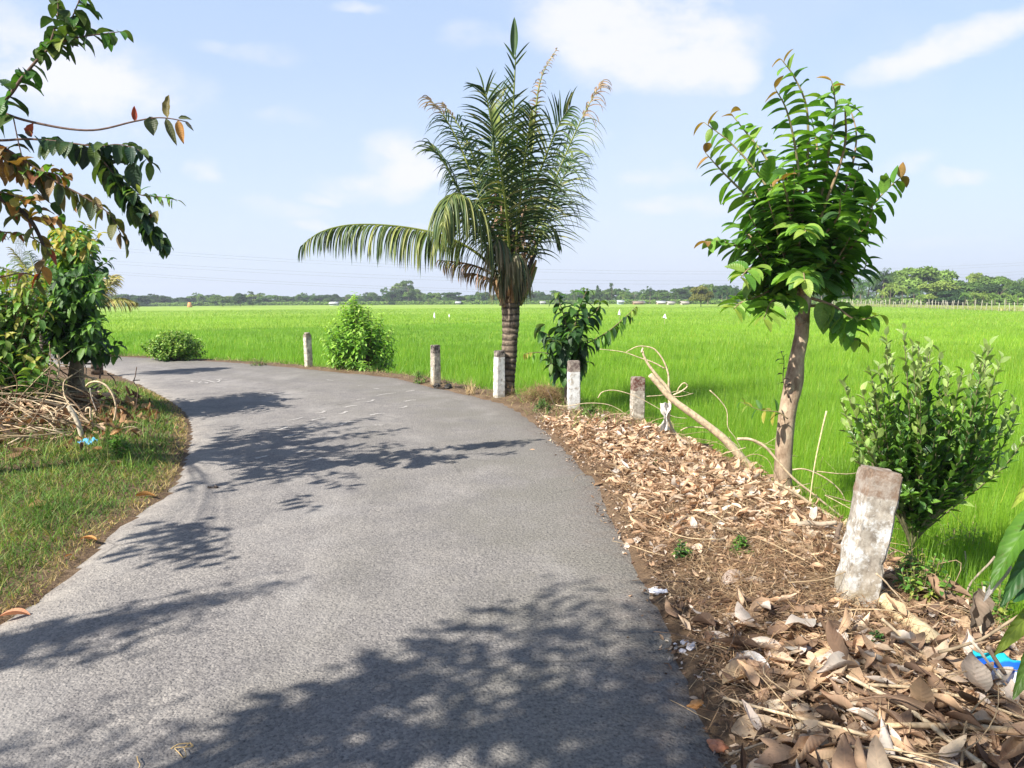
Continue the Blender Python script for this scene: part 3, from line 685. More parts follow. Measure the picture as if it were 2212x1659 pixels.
def coconut_palm():
    Y = 12.35
    b = P(1098, 862, -.03); root = empty('coconut_palm', (b.x, Y, -.03)); org = np.array(root.location)
    tag(root, 'young coconut palm with ringed trunk and ragged upright fronds beside the concrete post', 'palm tree')
    tb = MB(); tp = px_path([(1095, 872), (1096, 830), (1100, 760), (1103, 700), (1103, 655)], Y, 8)
    n = len(tp); rings = np.interp(np.linspace(0, 1, n), [0, .1, .5, .9, 1], [.145, .122, .125, .142, .16])
    fine = np.repeat(tp, 1, axis=0); s = np.linspace(0, 1, 90); pp, _ = path_at(tp, s)
    rg = np.interp(s, np.linspace(0, 1, n), rings)*(1+.045*(np.abs(np.sin(s*62))**3))*(1+rng.normal(0, .008, 90))
    tube(tb, pp, .14, sides=22, rings=rg*(1+.03*np.sin(s*17)), lump=.035); tb.build('trunk', M_PBARK, root, local=org)
    sb = MB()   # old leaf bases and brown fibre round the bud
    for k in range(26):
        a = rng.uniform(0, 6.28); x = 1106+38*math.cos(a)*.8; dy = .16*math.sin(a); y0 = rng.uniform(600, 665); h = rng.uniform(40, 110)
        pth = px_path([(1104+18*math.cos(a), y0, dy*.7), (x+8*math.cos(a), y0-h*.5, dy), (x+22*math.cos(a), y0-h, dy*1.5)], Y, 3)
        tube(sb, pth, rng.uniform(.035, .06), rng.uniform(.008, .03), 6, col=[(.13, .085, .045), (.30, .19, .10), (.20, .2, .06), (.42, .24, .10)][rng.integers(4)], lump=.1)
    pc, _ = path_at(px_path([(1103, 662), (1106, 620), (1107, 570), (1106, 500)], Y, 5), np.linspace(0, 1, 14))
    tube(sb, pc, .15, sides=12, rings=np.linspace(.165, .05, 14), col=(.12, .08, .045), lump=.22)
    sb.build('leaf_bases', M_TWIG, root, local=org)
    st = MB(); tube(st, px_path([(1120, 650, -.1), (1128, 615, -.12), (1142, 580, -.15), (1158, 546, -.2)], Y, 4), .05, .022, 8, col=(.045, .032, .028), lump=.05)
    st.build('dead_stalk', M_TWIG, root, local=org)
    green = [(0.035, .075, .025), (.07, .12, .03), (.16, .20, .06), (.26, .26, .10)]; gw = [.50, .27, .15, .08]
    yel = [(.16, .2, .05), (.26, .28, .08), (.08, .12, .03)]
    brn = [(.16, .10, .055), (.30, .2, .12), (.09, .06, .04)]
    B = (1106, 615)
    F = [  # px path with depth shifts, pairs, length, droop, extras
        ([B, (1105, 400), (1109, 230, -.1), (1113, 140, -.1), (1114, 105, -.1)], 30, .40, .35, dict(start=.40, angle=.8, adax=(.2, -1, .2), endlen=.8, gaps=.35)),
        ([B, (1140, 400, .2), (1158, 230, .3), (1172, 160, .35), (1204, 103, .4)], 44, .34, 1.2, dict(start=.35, tipdead=.35)),
        ([B, (1055, 480, .1), (1000, 330, .2), (960, 252, .25), (924, 210, .3)], 72, .62, 1.25, dict(tipdead=.16)),
        ([B, (1062, 450, .5), (1015, 320, .8), (985, 262, .9), (955, 222, 1.0)], 66, .6, 1.2, dict(tipdead=.12)),
        ([B, (1045, 520, -.2), (990, 410, -.4), (958, 350, -.5), (928, 312, -.5)], 66, .62, 1.4, {}),
        ([B, (1078, 400, -.2), (1062, 270, -.35), (1048, 200, -.4), (1035, 185, -.4)], 66, .60, 1.0, dict(adax=(.3, -1, .4))),
        ([B, (1096, 400, .3), (1090, 260, .5), (1080, 190, .6)], 60, .55, .9, dict(adax=(.1, 1, .4))),
        ([B, (1165, 480, .1), (1215, 350, .2), (1265, 240, .25), (1303, 172, .3)], 76, .62, 1.5, dict(tipdead=.2)),
        ([B, (1140, 450, -.4), (1180, 335, -.7), (1210, 265, -.9), (1232, 232, -1.0)], 66, .6, 1.3, dict(adax=(-.3, -1, .5))),
        ([B, (1160, 520, .4), (1200, 420, .8), (1228, 360, 1.0), (1240, 335, 1.1)], 60, .62, 1.4, {}),
        ([B, (1125, 420, -.5), (1140, 300, -.9), (1148, 235, -1.1)], 60, .6, 1.2, dict(adax=(0, -1, .5))),
        ([B, (1060, 430, 1.0), (1025, 340, 1.4), (1000, 300, 1.7)], 54, .6, 1.2, {}),
        ([B, (1092, 440, -.7), (1075, 340, -1.1), (1062, 300, -1.4)], 54, .62, 1.4, dict(adax=(.2, -1, .5))),
        ([(1088, 618), (1040, 555), (965, 512, -.1), (870, 490, -.2), (765, 485, -.35), (695, 500, -.45), (652, 530, -.5)], 96, .82, 3.4, dict(start=.25, angle=1.05, yel=1, tipdead=0)),
        ([(1092, 610), (1060, 520, -.3), (1018, 440, -.8), (985, 418, -1.2), (965, 440, -1.5), (955, 490, -1.7)], 90, 1.1, 3.8, dict(start=.2, yel=2)),
        ([(1098, 600), (1088, 540, -.4), (1078, 515, -.7), (1070, 530, -.9)], 44, .88, 5.5, dict(start=.12, hang=1)),
        ([(1100, 600), (1108, 555, -.4), (1112, 545, -.6), (1105, 565, -.8)], 36, .80, 6, dict(start=.1, hang=1)),
        ([(1118, 630), (1142, 575), (1162, 525), (1180, 493), (1198, 500), (1208, 530)], 34, .42, 2.8, dict(start=.45)),
        ([(1085, 605), (1040, 580), (1000, 568), (950, 562)], 26, .45, 4.0, dict(start=.35, dead=1, gaps=.3)),
        ([(1098, 600), (1085, 520, -.2), (1082, 450, -.3), (1070, 420, -.4)], 30, .4, 3.5, dict(start=.2, dead=1, gaps=.4)), ([(1108, 600), (1122, 530, -.2), (1128, 470, -.3), (1138, 440, -.4)], 30, .4, 3.5, dict(start=.2, dead=1, gaps=.4)), ([(1112, 600), (1136, 540, 0), (1150, 490, 0)], 22, .35, 4, dict(start=.2, dead=1, gaps=.4)),
        ([(1085, 612), (1050, 600), (1025, 592), (1005, 590)], 20, .3, 3.0, dict(start=.2, dead=1, gaps=.3)),
    ]
    for k in range(0):
        a = rng.uniform(-1, 1); F.append(([B, (1106+a*60, 470, rng.uniform(-.6, .6)), (1106+a*115, rng.uniform(330, 420), rng.uniform(-1.2, 1.2)), (1106+a*160, rng.uniform(330, 450), rng.uniform(-1.4, 1.4))], 52, .6, 1.8, {}))
    for pts, npair, Lm, drp, kw in F:
        kw = dict(kw); cols, w = green, gw
        if 'yel' not in kw and 'hang' not in kw and 'dead' not in kw and Lm > .5: Lm *= 1.5; drp *= .95; npair = int(npair*.9); kw.setdefault('angle', .80); kw.setdefault('gaps', .2)
        if kw.pop('yel', 0): cols, w = yel+green[:2], [.25, .2, .15, .2, .2]
        if kw.pop('hang', 0): cols, w = [(.13, .12, .05), (.2, .17, .09), (.05, .08, .03), (.28, .22, .14)], [.3, .25, .3, .15]
        dead = kw.pop('dead', 0)
        if dead: cols, w = [(.34, .2, .13), (.14, .08, .05), (.45, .3, .2)], None; kw['rcol'] = (.16, .1, .06)
        rb = MB(); ls = Leafset(); pth = px_path(pts, Y, 8)
        if 'adax' in kw: kw['adax'] = np.array(kw['adax'], float)
        frond(rb, ls, pth, npair, Lm, drp, cols=cols, w=w, **kw)
        fo = rb.build('frond', M_TWIG if dead else M_PALM, root, local=org)
        lb = MB(); ls.emit(lb, segs=6, prof='strap', fold=.7); lb.build('leaflets', M_PALM, fo, local=org)
        if dead: fo['label'] = 'short dead brown frond'
    # closed spear leaf, and a pale unopened blade
    for nm_, q_, d_, n_, L_, W_, c_, kw_ in (('spear_leaf', Q(1110, 120, Y-.1), (.02, 0, 1), (0, -1, 0), .58, .16, (0.05, .10, .03), dict(segs=10, fold=.7, across=3)),
            ('unopened_blade', Q(1082, 310, Y-.1), (-.22, 0, 1), (0, -1, .1), .68, .20, (0.24, .30, .08), dict(segs=10, fold=.5, across=3, ripple=.04)),
            ('unopened_blade', Q(1145, 330, Y-.4), (.05, 0, 1), (.4, -1, .1), .7, .12, (0.30, .33, .09), dict(segs=8, fold=.7, across=2))):
        sp = MB(); leaves(sp, [q_], [d_], [n_], L_, W_, .0, c_, **kw_); sp.build(nm_, M_PALM, root, local=org)
coconut_palm()

# ---- sapling beside the palm
def sapling():
    Y = 11.3; b = P(1224, 868, -.03); root = empty('sapling', (b.x, Y, -.03)); org = np.array(root.location)
    tag(root, 'short sapling with big drooping dark green leaves and one branch reaching right', 'sapling')
    tb = MB(); tp = px_path([(1224, 872), (1223, 820), (1228, 760), (1232, 700)], Y, 5); tube(tb, tp, .035, .018, 10, lump=.05); tb.build('trunk', M_BARK2, root, local=org)
    S = [([(1226, 780), (1222, 700), (1208, 650), (1205, 632)], 0, 15), ([(1228, 770), (1245, 690), (1262, 640), (1270, 625)], -.1, 16), ([(1228, 770), (1260, 700), (1290, 670), (1296, 650)], .3, 12),
         ([(1226, 790), (1190, 730), (1165, 715), (1158, 712)], -.2, 10), ([(1226, 800), (1185, 765), (1150, 762), (1132, 765)], -.1, 16), ([(1228, 800), (1240, 740), (1235, 715)], -.5, 14),
         ([(1228, 790), (1255, 750), (1268, 735)], -.4, 12), ([(1226, 790), (1210, 750), (1195, 735)], -.5, 12), ([(1228, 760), (1300, 725), (1345, 690), (1375, 662)], .1, 26), ([(1228, 780), (1225, 720), (1232, 680)], .5, 14), ([(1226, 810), (1245, 790), (1265, 785)], -.2, 8), ([(1226, 810), (1205, 790), (1190, 785)], -.3, 10)]
    br = MB(); ls = Leafset()
    for i, (pts, dy, n) in enumerate(S):
        m = len(pts)-1; pth = px_path([(p[0], p[1], dy*j/m) for j, p in enumerate(pts)], Y, 5); tube(br, pth, .012, .004, 6, col=(.16, .13, .07))
        if i == 8: shoot_leaves(ls, pth, n, start=.35, L=.27, W=.085, droop=2.2, out=.8, fwd=.3, up=-.4, cols=[G_MD, G_LT, G_DK], tip=G_YL, tipn=5, plane=np.array([.4, 1, 0]), taper=.55)
        elif i == 4: shoot_leaves(ls, pth, n, start=.2, L=.24, W=.07, droop=1.6, cols=[G_MD, G_LT], tip=(.36, .34, .06), tipn=4)
        else: shoot_leaves(ls, pth, int(n*2.3), start=.12, L=.31, W=.145, droop=1.8, out=1.0, fwd=.35, up=.15, cols=[G_DK, G_MD, (.05, .12, .045)], w=[.4, .4, .2], whorl=True, tip=(.12, .2, .04), tipn=2)
    br.build('branches', M_TWIG, root, local=org); fb = MB(); ls.emit(fb, segs=7, fold=.35, ripple=.03, freq=6, across=1); fb.build('foliage', M_LEAF, root, local=org)
sapling()

# ---- bright green shrub and other small shrubs
def dome_shrub(name, label, cat, px, base_y, wpx, hpx, Y=None, nsh=60, nl=13, L=.11, W=.04, cols=(G_LT, G_YL, G_MD), w=None, spread=.5, droop=.8, prof='leaf', mat=None, whorl=True, zoff=0, shape='cone', tip=None, up=.1, lean=0.0):
    b = G(px, base_y) if Y is None else Q(px, base_y, Y); sc_ = b.y/1598.0; hw = wpx*sc_*.5; h = hpx*sc_
    root = empty(name, tuple(b)); org = np.array(b); tag(root, label, cat)
    br = MB(); ls = Leafset()
    for k in range(nsh):
        a = rng.uniform(0, 6.28); u = rng.uniform(0, 1)
        if shape == 'cone': hh = h*u**.75; rad = hw*np.interp(hh/h, [0, .15, .5, .8, 1], [.75, 1, .85, .5, .15])*rng.uniform(.6, 1.0)
        elif shape == 'ragged': hh = h*u**.7*rng.uniform(.7, 1.12); rad = hw*np.interp(hh/h, [0, .15, .5, .8, 1], [.7, .95, .8, .6, .1])*rng.uniform(.2, 1.15)
        elif shape == 'dome': hh = h*math.sqrt(rng.uniform(0.01, 1)); rad = hw*math.sqrt(max(.02, 1-(hh/h)**2))*rng.uniform(.7, 1)
        else: hh = h*rng.uniform(.35, 1); rad = hw*np.interp(hh/h, [.3, .6, 1], [.7, 1, .6])*math.sqrt(rng.uniform(.05, 1))
        e = org+np.array([math.cos(a)*rad+lean*hh, math.sin(a)*rad, hh*.93]); s0 = org+np.array([0, 0, hh*.25]); mid = (s0+e)/2+np.array([math.cos(a)*rad*.2, math.sin(a)*rad*.2, -hh*.05])
        pth = spline([s0, mid, e+np.array([0, 0, h*.04])], 5); tube(br, pth, .008*h/1.5+.002, .002, 5, col=(.17, .14, .07))
        shoot_leaves(ls, pth, nl, start=.4, L=L, W=W, droop=droop, out=.9, fwd=.5, up=up, cols=list(cols), w=w, whorl=whorl, tip=tip, tipn=4)
    br.build('stems', M_TWIG, root, local=org); fb = MB(); ls.emit(fb, segs=4, fold=.35, prof=prof, ripple=.02); fb.build('foliage', mat or M_LEAFP, root, local=org)
    return root
dome_shrub('shrub', 'bright light green bushy shrub standing between two concrete posts at the road edge', 'shrub', 783, 800, 185, 160, nsh=150, nl=22, L=.19, W=.085, cols=((.19, .38, .045), (.25, .46, .06), (.11, .25, .035)), w=[.4, .35, .25], tip=(.34, .54, .09), lean=-.10, shape='ragged', droop=1.1)
dome_shrub('vine_mound', 'low rounded mound of creeping vine at the far edge of the bend', 'vine mound', 372, 780, 155, 68, nsh=230, nl=20, L=.10, W=.095, cols=(G_LT, (.24, .40, .07), (.36, .48, .13), (.10, .22, .03)), w=[.3, .35, .25, .10], shape='dome', lean=.12, droop=.5)
dome_shrub('weed', 'small leafy weed at the foot of the post right of the bright shrub', 'weed', 905, 828, 46, 30, nsh=22, nl=9, L=.05, W=.03, cols=(G_MD, G_LT))
dome_shrub('weed', 'green weed patch left of the post in front of the sapling', 'weed', 1172, 892, 60, 34, nsh=30, nl=9, L=.045, W=.026, cols=(G_MD, (.10, .2, .06)))
dome_shrub('weed', 'green weed patch between the white post and the post with brown top', 'weed', 1275, 902, 62, 34, nsh=32, nl=9, L=.045, W=.026, cols=(G_MD, G_LT, (.16, .22, .08)))
dome_shrub('weed', 'dark weed tuft among the dry leaves near the road edge', 'weed', 1472, 1215, 50, 55, nsh=16, nl=8, L=.04, W=.018, cols=(G_MD, G_DK, G_LT))
dome_shrub('weed', 'tiny green seedling sprouting from the leaf litter near the log', 'weed', 1548, 1030, 24, 18, nsh=6, nl=6, L=.035, W=.02, cols=(G_LT, G_YL))
dome_shrub('weed', 'tiny green seedling in the leaf litter below the fallen cloth', 'weed', 1415, 1005, 18, 14, nsh=5, nl=6, L=.035, W=.02, cols=(G_LT, G_MD))
dome_shrub('weed', 'low green weed in the brown dry grass left of the leaning post', 'weed', 1600, 1195, 60, 42, nsh=22, nl=8, L=.035, W=.02, cols=(G_MD, G_LT))
dome_shrub('weed', 'green weed at the foot of the fallen pale log', 'weed', 1892, 1405, 45, 50, nsh=16, nl=8, L=.035, W=.02, cols=(G_MD, G_DK))
dome_shrub('weed', 'scraggly low weed at the road edge left of the first far post', 'weed', 655-95, 792, 60, 22, nsh=30, nl=7, L=.05, W=.025, cols=(G_MD, (.2, .22, .07)))
dome_shrub('weed', 'leafy green weed growing in the turf right of the blue scrap', 'weed', 262, 985, 62, 50, nsh=24, nl=8, L=.07, W=.03, cols=(G_LT, (.12, .28, .04)))

# ---- citrus bush behind the leaning post
def citrus():
    Y = 4.75; base = Q(1950, 1330, Y); gz = H1(base.x, base.y); root = empty('citrus_bush', (base.x, base.y, gz)); org = np.array(root.location)
    tag(root, 'spreading citrus bush with small glossy leaves behind the leaning post', 'bush')
    tips = [(1850, 905), (1822, 830), (1862, 845), (1880, 800), (1925, 770), (1915, 725), (1952, 712), (1985, 745), (2010, 740), (2030, 760), (1975, 800), (2045, 810), (2080, 800), (2120, 790), (2128, 750), (2140, 745), (2165, 770), (2150, 800),
            (2190, 870), (2200, 890), (2170, 850), (2150, 930), (2110, 900), (1870, 960), (1845, 985), (1890, 1000), (1900, 900), (1940, 860), (2000, 870), (2060, 870), (2030, 930), (1960, 930), (2090, 950), (2050, 1000), (1990, 1010), (1930, 1040), (2110, 860), (1885, 870), (1990, 780), (2075, 920), (1960, 1060), (2020, 1050)]
    br = MB(); ls = Leafset()
    for i, (x, y) in enumerate(tips+[(t[0]+rng.uniform(-30, 30), t[1]+rng.uniform(10, 60)) for t in tips]+[(rng.uniform(1900, 2110), rng.uniform(860, 1030)) for _ in range(40)]):
        dy = rng.uniform(-.35, .45); m = (1985+(x-1985)*.55, 1085-(1085-y)*.22, dy*.4)
        pth = px_path([(1958, 1300), (1968, 1180), m, ((m[0]+x)/2+rng.uniform(-8, 8), (m[1]+y)/2+12, dy*.7), (x, y, dy)], Y, 4)
        tube(br, pth, .013 if i < 30 else .006, .0018, 5, col=(.13, .12, .06))
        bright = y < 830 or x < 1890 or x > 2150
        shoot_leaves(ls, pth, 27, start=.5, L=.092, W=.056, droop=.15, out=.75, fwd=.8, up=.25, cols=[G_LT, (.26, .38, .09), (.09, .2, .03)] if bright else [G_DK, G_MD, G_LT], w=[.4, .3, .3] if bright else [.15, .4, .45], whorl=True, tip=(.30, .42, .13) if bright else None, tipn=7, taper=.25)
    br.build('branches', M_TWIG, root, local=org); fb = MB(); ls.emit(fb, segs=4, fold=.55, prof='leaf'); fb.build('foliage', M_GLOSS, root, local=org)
citrus()
# scrub at the foot of the citrus bush
for (x, y, w_, h_, n_, lab) in ((1985, 1300, 150, 120, 34, 'tangled low green weeds under the citrus bush'), (2080, 1230, 130, 110, 26, 'loose weeds with thin stems in the rice edge right of the citrus bush stem'),
                          (2140, 1360, 120, 120, 24, 'yellow green weeds behind the hanging brown leaf at the right')):
    dome_shrub('weed', lab, 'weed', x, y, w_, h_, nsh=n_, nl=8, L=.05, W=.026, cols=(G_MD, G_LT, (.25, .3, .06)), shape='loose')

# ---- left tree behind the brush pile, and the shrub beside it
def left_tree():
    Y = 10.3; b = P(172, 895, .05); root = empty('broadleaf_tree', (b.x, Y, .03)); org = np.array(root.location)
    tag(root, 'dark leafy tree with straight grey trunk rising from the brush pile at left', 'tree', 'trees along the road')
    tb = MB(); tube(tb, px_path([(175, 905), (170, 850), (168, 780), (165, 700), (160, 620), (155, 560)], Y, 5), .085, .05, 16, lump=.03); tb.build('trunk', M_BARK2, root, local=org)
    tb = MB(); tube(tb, px_path([(152, 900, .3), (152, 830, .3), (158, 760, .25), (150, 690, .2)], Y, 5), .05, .03, 10, lump=.04); o = tb.build('second_stem', M_BARK2, root, local=org)
    br = MB(); ls = Leafset(); T = []
    for k in range(150):
        y = rng.uniform(490, 752); xl, xr = np.interp(y, [480, 520, 600, 680, 740, 800], [110, 95, 85, 80, 90, 100]), np.interp(y, [480, 520, 600, 680, 730, 800], [175, 210, 225, 225, 240, 230])
        T.append((rng.uniform(xl, xr), y, rng.uniform(-1.0, .9)))
    for (x, y, dy) in T+[(268, 745, -.3), (255, 770, -.2), (240, 560, 0), (215, 505, 0), (185, 485, 0), (130, 490, 0)]:
        y0 = min(770, y+rng.uniform(30, 90)); pth = px_path([(163, y0), ((163+x)/2, (y0+y)/2-5, dy*.5), (x, y, dy)], Y, 4); tube(br, pth, .012, .003, 5, col=(.10, .08, .05))
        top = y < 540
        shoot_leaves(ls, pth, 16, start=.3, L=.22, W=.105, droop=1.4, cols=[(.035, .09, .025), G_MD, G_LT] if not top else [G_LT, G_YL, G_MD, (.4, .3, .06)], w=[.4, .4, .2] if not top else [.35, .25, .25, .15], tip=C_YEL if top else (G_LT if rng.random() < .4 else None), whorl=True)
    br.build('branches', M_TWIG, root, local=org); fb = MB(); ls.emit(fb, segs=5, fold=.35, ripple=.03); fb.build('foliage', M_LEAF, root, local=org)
    # neighbour with lighter leaves
    Y = 9.6; root = empty('broadleaf_shrub', tuple(Q(35, 900, Y))); root.location.z = 0.05; org = np.array(root.location)
    tag(root, 'light green leafy shrub hanging low at the left edge beside the dark tree', 'shrub', 'trees along the road')
    br = MB(); ls = Leafset()
    for k in range(190):
        x = rng.uniform(-120, 112); y = rng.uniform(575, 840); dy = rng.uniform(-.7, .8); y0 = y+rng.uniform(20, 80)
        pth = px_path([(20, 900), ((20+x)/2, min(880, y0+20), dy*.4), (x, y, dy)], Y, 4); tube(br, pth, .010, .003, 5, col=(.16, .12, .07))
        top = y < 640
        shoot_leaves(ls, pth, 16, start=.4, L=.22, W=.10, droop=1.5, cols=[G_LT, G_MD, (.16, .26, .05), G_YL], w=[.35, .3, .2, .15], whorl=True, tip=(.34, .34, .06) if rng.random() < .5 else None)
    br.build('stems', M_TWIG, root, local=org); fb = MB(); ls.emit(fb, segs=5, fold=.35, ripple=.03); fb.build('foliage', M_LEAF, root, local=org)
left_tree()
# thin fan palm leaves sticking out behind the dark tree
def small_palm(px, py, Y, hpx, label, n=9, top=0.0):
    b = Q(px, py, Y); g = max(H1(b.x, b.y), -.65); root = empty('young_palm', (b.x, b.y, g)); org = np.array(root.location); tag(root, label, 'palm tree')
    tb = MB(); tz = b.z; tube(tb, [(b.x, b.y, g-.05), (b.x+.03, b.y, (g+tz)/2), (b.x, b.y, tz)], .12, .09, 9, lump=.06); tb.build('trunk', M_PBARK, root, local=org)
    s_ = hpx*Y/1598
    for k in range(n):
        a = k*6.28/n+rng.uniform(-.2, .2); el = rng.uniform(.2, 1.3); o = np.array([math.cos(a)*math.cos(el), math.sin(a)*math.cos(el), math.sin(el)]); c = np.array(b)
        pth = spline([c, c+o*s_*.5+UP*s_*.08, c+o*s_*.95-UP*s_*.1*math.cos(el)], 6); rb = MB(); ls = Leafset()
        yl = rng.random() < .3
        frond(rb, ls, pth, 30, .5, 1.5, cols=[(.30, .3, .08), (.36, .30, .1)] if yl else [(.07, .13, .03), (.14, .19, .06), (.03, .07, .02)], start=.15)
        fo = rb.build('frond', M_PALM, root, local=org); lb = MB(); ls.emit(lb, segs=4, prof='strap', fold=.7, colj=.1); lb.build('leaflets', M_PALM, fo, local=org)
small_palm(200, 665, 16.0, 92, 'young palm with yellowing fronds half hidden behind the dark tree', n=13)
small_palm(85, 640, 22.0, 120, 'pale feathery palm seen through the gap above the left shrub', n=13)

def caster(ground_px, H):
    "the point at height H whose shade falls on this road point"
    g = P(*ground_px); k = H/math.tan(R(SUN_EL)); return (g.x-k*TX, g.y-k*TY, H)
# ---- overhanging tree rooted outside the left edge; its boughs reach into the picture
def bough_tree():
    Y = 5.6; root = empty('overhanging_tree', (-6.3, 5.4, .05)); org = np.array(root.location)
    tag(root, 'overhanging tree whose long boughs with bronze and shade darkened green leaves enter at upper left', 'tree', 'trees along the road')
    tb = MB(); tube(tb, spline([(-6.3, 5.4, -.1), (-6.2, 5.45, 1.2), (-6.0, 5.5, 2.4), (-5.8, 5.5, 3.4)], 6), .13, .08, 14, lump=.04); tb.build('trunk', M_BARK2, root, local=org)
    hub = Q(-620, 300, Y)
    def bough(pts, n, r=.014, rt=.0025, start=.0, hubj=True, **kw):
        pth = px_path(pts, Y, 6)
        if hubj: pth = np.vstack([spline([tuple(hub), tuple((np.array(hub)+pth[0])/2+np.array([0, 0, -.15])), tuple(pth[0])], 6)[:-1], pth])
        tube(br, pth, r*(1.4 if hubj else 1), rt, 7, col=kw.pop('bcol', (.13, .085, .065)))
        L_ = px_path(pts, Y, 6)
        shoot_leaves(ls, L_, int(n*1.3), start=start, **kw)
    br = MB(); ls = Leafset()
    dark = [(.025, .06, .035), (.04, .085, .03), (.07, .115, .03)]; olive = [(.13, .14, .04), (.09, .11, .035), (.2, .13, .05), (.05, .08, .03)]  # dark greens have the shade and backlight on these leaves mixed into the colour
    K = dict(jit=.5, L=.19, W=.10, droop=1.1, out=.9, fwd=.35, up=-.15, cols=dark, taper=.3)
    bough([(-150, 330), (0, 225), (50, 165), (100, 110), (150, 85), (205, 75), (262, 68)], 42, start=.18, **{**K, 'cols': dark[1:]+[G_MD]})
    bough([(110, 105), (140, 80), (155, 40), (175, -10), (190, -60)], 22, hubj=False, r=.008, **{**K, 'cols': dark[1:]+[G_MD, (.2, .25, .06)]})
    bough([(105, 105), (125, 30), (120, -40)], 14, hubj=False, r=.008, **{**K, 'cols': dark[1:]+[G_MD]})
    bough([(-100, 170), (0, 240), (100, 270), (200, 281), (290, 262), (345, 254), (398, 262), (413, 272)], 0, r=.010)
    bough([(-100, 300), (0, 303), (60, 300), (130, 306), (210, 316), (255, 312), (300, 325), (325, 352)], 30, start=.42, r=.009, **{**K, 'droop': 1.6})
    bough([(-100, 260), (0, 315), (60, 352), (120, 392), (180, 424), (235, 462), (268, 520)], 30, start=.12, r=.012, **{**K, 'cols': olive, 'L': .18, 'W': .09, 'droop': 2.0, 'up': -.5})
    bough([(200, 318), (240, 370), (285, 430), (325, 490), (352, 525)], 62, hubj=False, start=.1, r=.008, **{**K, 'droop': 1.9, 'L': .17, 'up': -.3})
    bough([(255, 395), (300, 420), (345, 425), (382, 432)], 20, hubj=False, start=.1, r=.005, **{**K, 'cols': [G_LT, G_MD, (.24, .28, .1)], 'L': .11, 'W': .028, 'up': .2})
    bough([(-100, 380), (0, 428), (45, 455), (75, 490), (95, 545), (80, 605)], 14, start=.1, r=.022, rt=.008, bcol=(.06, .045, .035), **{**K, 'cols': olive+[C_ORG, C_RED]})
    bough([(-60, 300), (10, 345), (60, 375), (100, 372), (140, 380)], 30, start=.2, r=.008, **{**K, 'cols': [C_ORG, olive[0], G_LT, C_BRN, C_RDBR], 'L': .15})
    bough([(-60, 400), (20, 420), (70, 440), (100, 470), (130, 465)], 20, start=.2, r=.007, **{**K, 'cols': [olive[0], C_ORG, C_YEL, C_BRN, G_MD], 'L': .13})
    bough([(-80, 480), (0, 500), (60, 510), (110, 540)], 22, start=.2, r=.007, **{**K, 'cols': [G_LT, C_YEL, G_YL, C_RDBR], 'L': .12, 'W': .045})
    bough([(28, 252), (45, 330), (70, 400), (110, 440)], 5, hubj=False, r=.005, **K)
    bough([(85, 600), (50, 590), (0, 600), (-60, 620)], 8, hubj=False, r=.006, **{**K, 'cols': [C_RDBR, C_YEL, G_YL], 'L': .1, 'W': .035})
    # crown above and outside the frame
    for k in range(112):
        e = np.array([rng.uniform(-6.8, -4.6), rng.uniform(4.3, 7.4), rng.uniform(2.4, 4.7)]); a = np.array([-5.9, 5.5, 3.0])
        if k >= 60: e = np.array(caster((560+70+rng.normal(0, 95), 1005+rng.normal(0, 34)), rng.uniform(2.7, 3.3)))
        if k >= 100: e = np.array(caster((370+rng.normal(0, 55), 1205+rng.normal(0, 12)), rng.uniform(2.9, 3.2)))
        pr = (np.array(CM.inverted() @ Vector(e)));
        if -pr[2] > 0 and pr[0]/-pr[2] > -.74: continue
        pth = spline([a, (a+e)/2+np.array([0, 0, .2]), e], 5); tube(br, pth, .012 if k < 60 else .0045, .002, 5, col=(.12, .09, .06)); shoot_leaves(ls, pth, 16 if k < 60 else 10, start=.4 if k < 60 else .8, **K)
    br.build('branches', M_TWIG, root, local=org); fb = MB(); ls.emit(fb, segs=6, fold=.4, ripple=.05, freq=1.3, across=1, jag=.08); fb.build('foliage', M_LEAF, root, local=org)
    one = [((292, 262), (0, 0, 1), .11, .05, C_RED, 'small curled red leaf'), ((326, 252), (.1, 0, -1), .135, .12, (.07, .09, .05), None), ((362, 254), (.05, .1, 1), .17, .085, (.17, .14, .05), 'upright olive leaf'),
           ((358, 256), (.42, .1, -1), .20, .07, (.10, .11, .05), None), ((384, 260), (.25, 0, -1), .17, .075, C_ORG, 'orange withered leaf at the bough tip'), ((385, 255), (1, 0, .1), .1, .04, (.06, .08, .03), None), ((400, 262), (.7, 0, -.6), .09, .03, (.03, .04, .03), None),
           ((65, 345 - 50), (.25, 0, 1), .1, .09, C_RED, 'bright red leaf'), ((68, 296), (-.2, 0, .6), .07, .05, C_BRN, None), ((55, 345), (-.3, 0, -1), .2, .11, (.22, .14, .05), None), ((25, 345), (-.4, 0, -1), .2, .12, C_BRN, None),
           ((100, 372), (.0, 0, -1), .22, .13, (.08, .07, .045), None), ((125, 400), (.2, 0, -1), .2, .08, (.2, .15, .06), None), ((205, 425), (.3, 0, -1), .18, .08, (.26, .2, .1), None), ((190, 318), (-.4, 0, -1), .17, .15, (.03, .05, .035), None), ((160, 310), (.1, 0, -1), .15, .08, (.26, .28, .14), None),
           ((320, 480), (.1, 0, .2), .07, .06, (.3, .03, .03), 'small red leaf'), ((340, 455), (-.1, 0, -1), .1, .09, (.3, .28, .14), None), ((30, 430), (.1, 0, -1), .16, .05, C_RED, None), ((60, 460), (.2, 0, -1), .2, .03, C_RDBR, None), ((160, 425), (.1, 0, -1), .12, .04, C_ORG, None), ((285, 350), (.1, .2, -1), .22, .15, (.03, .06, .035), None)]
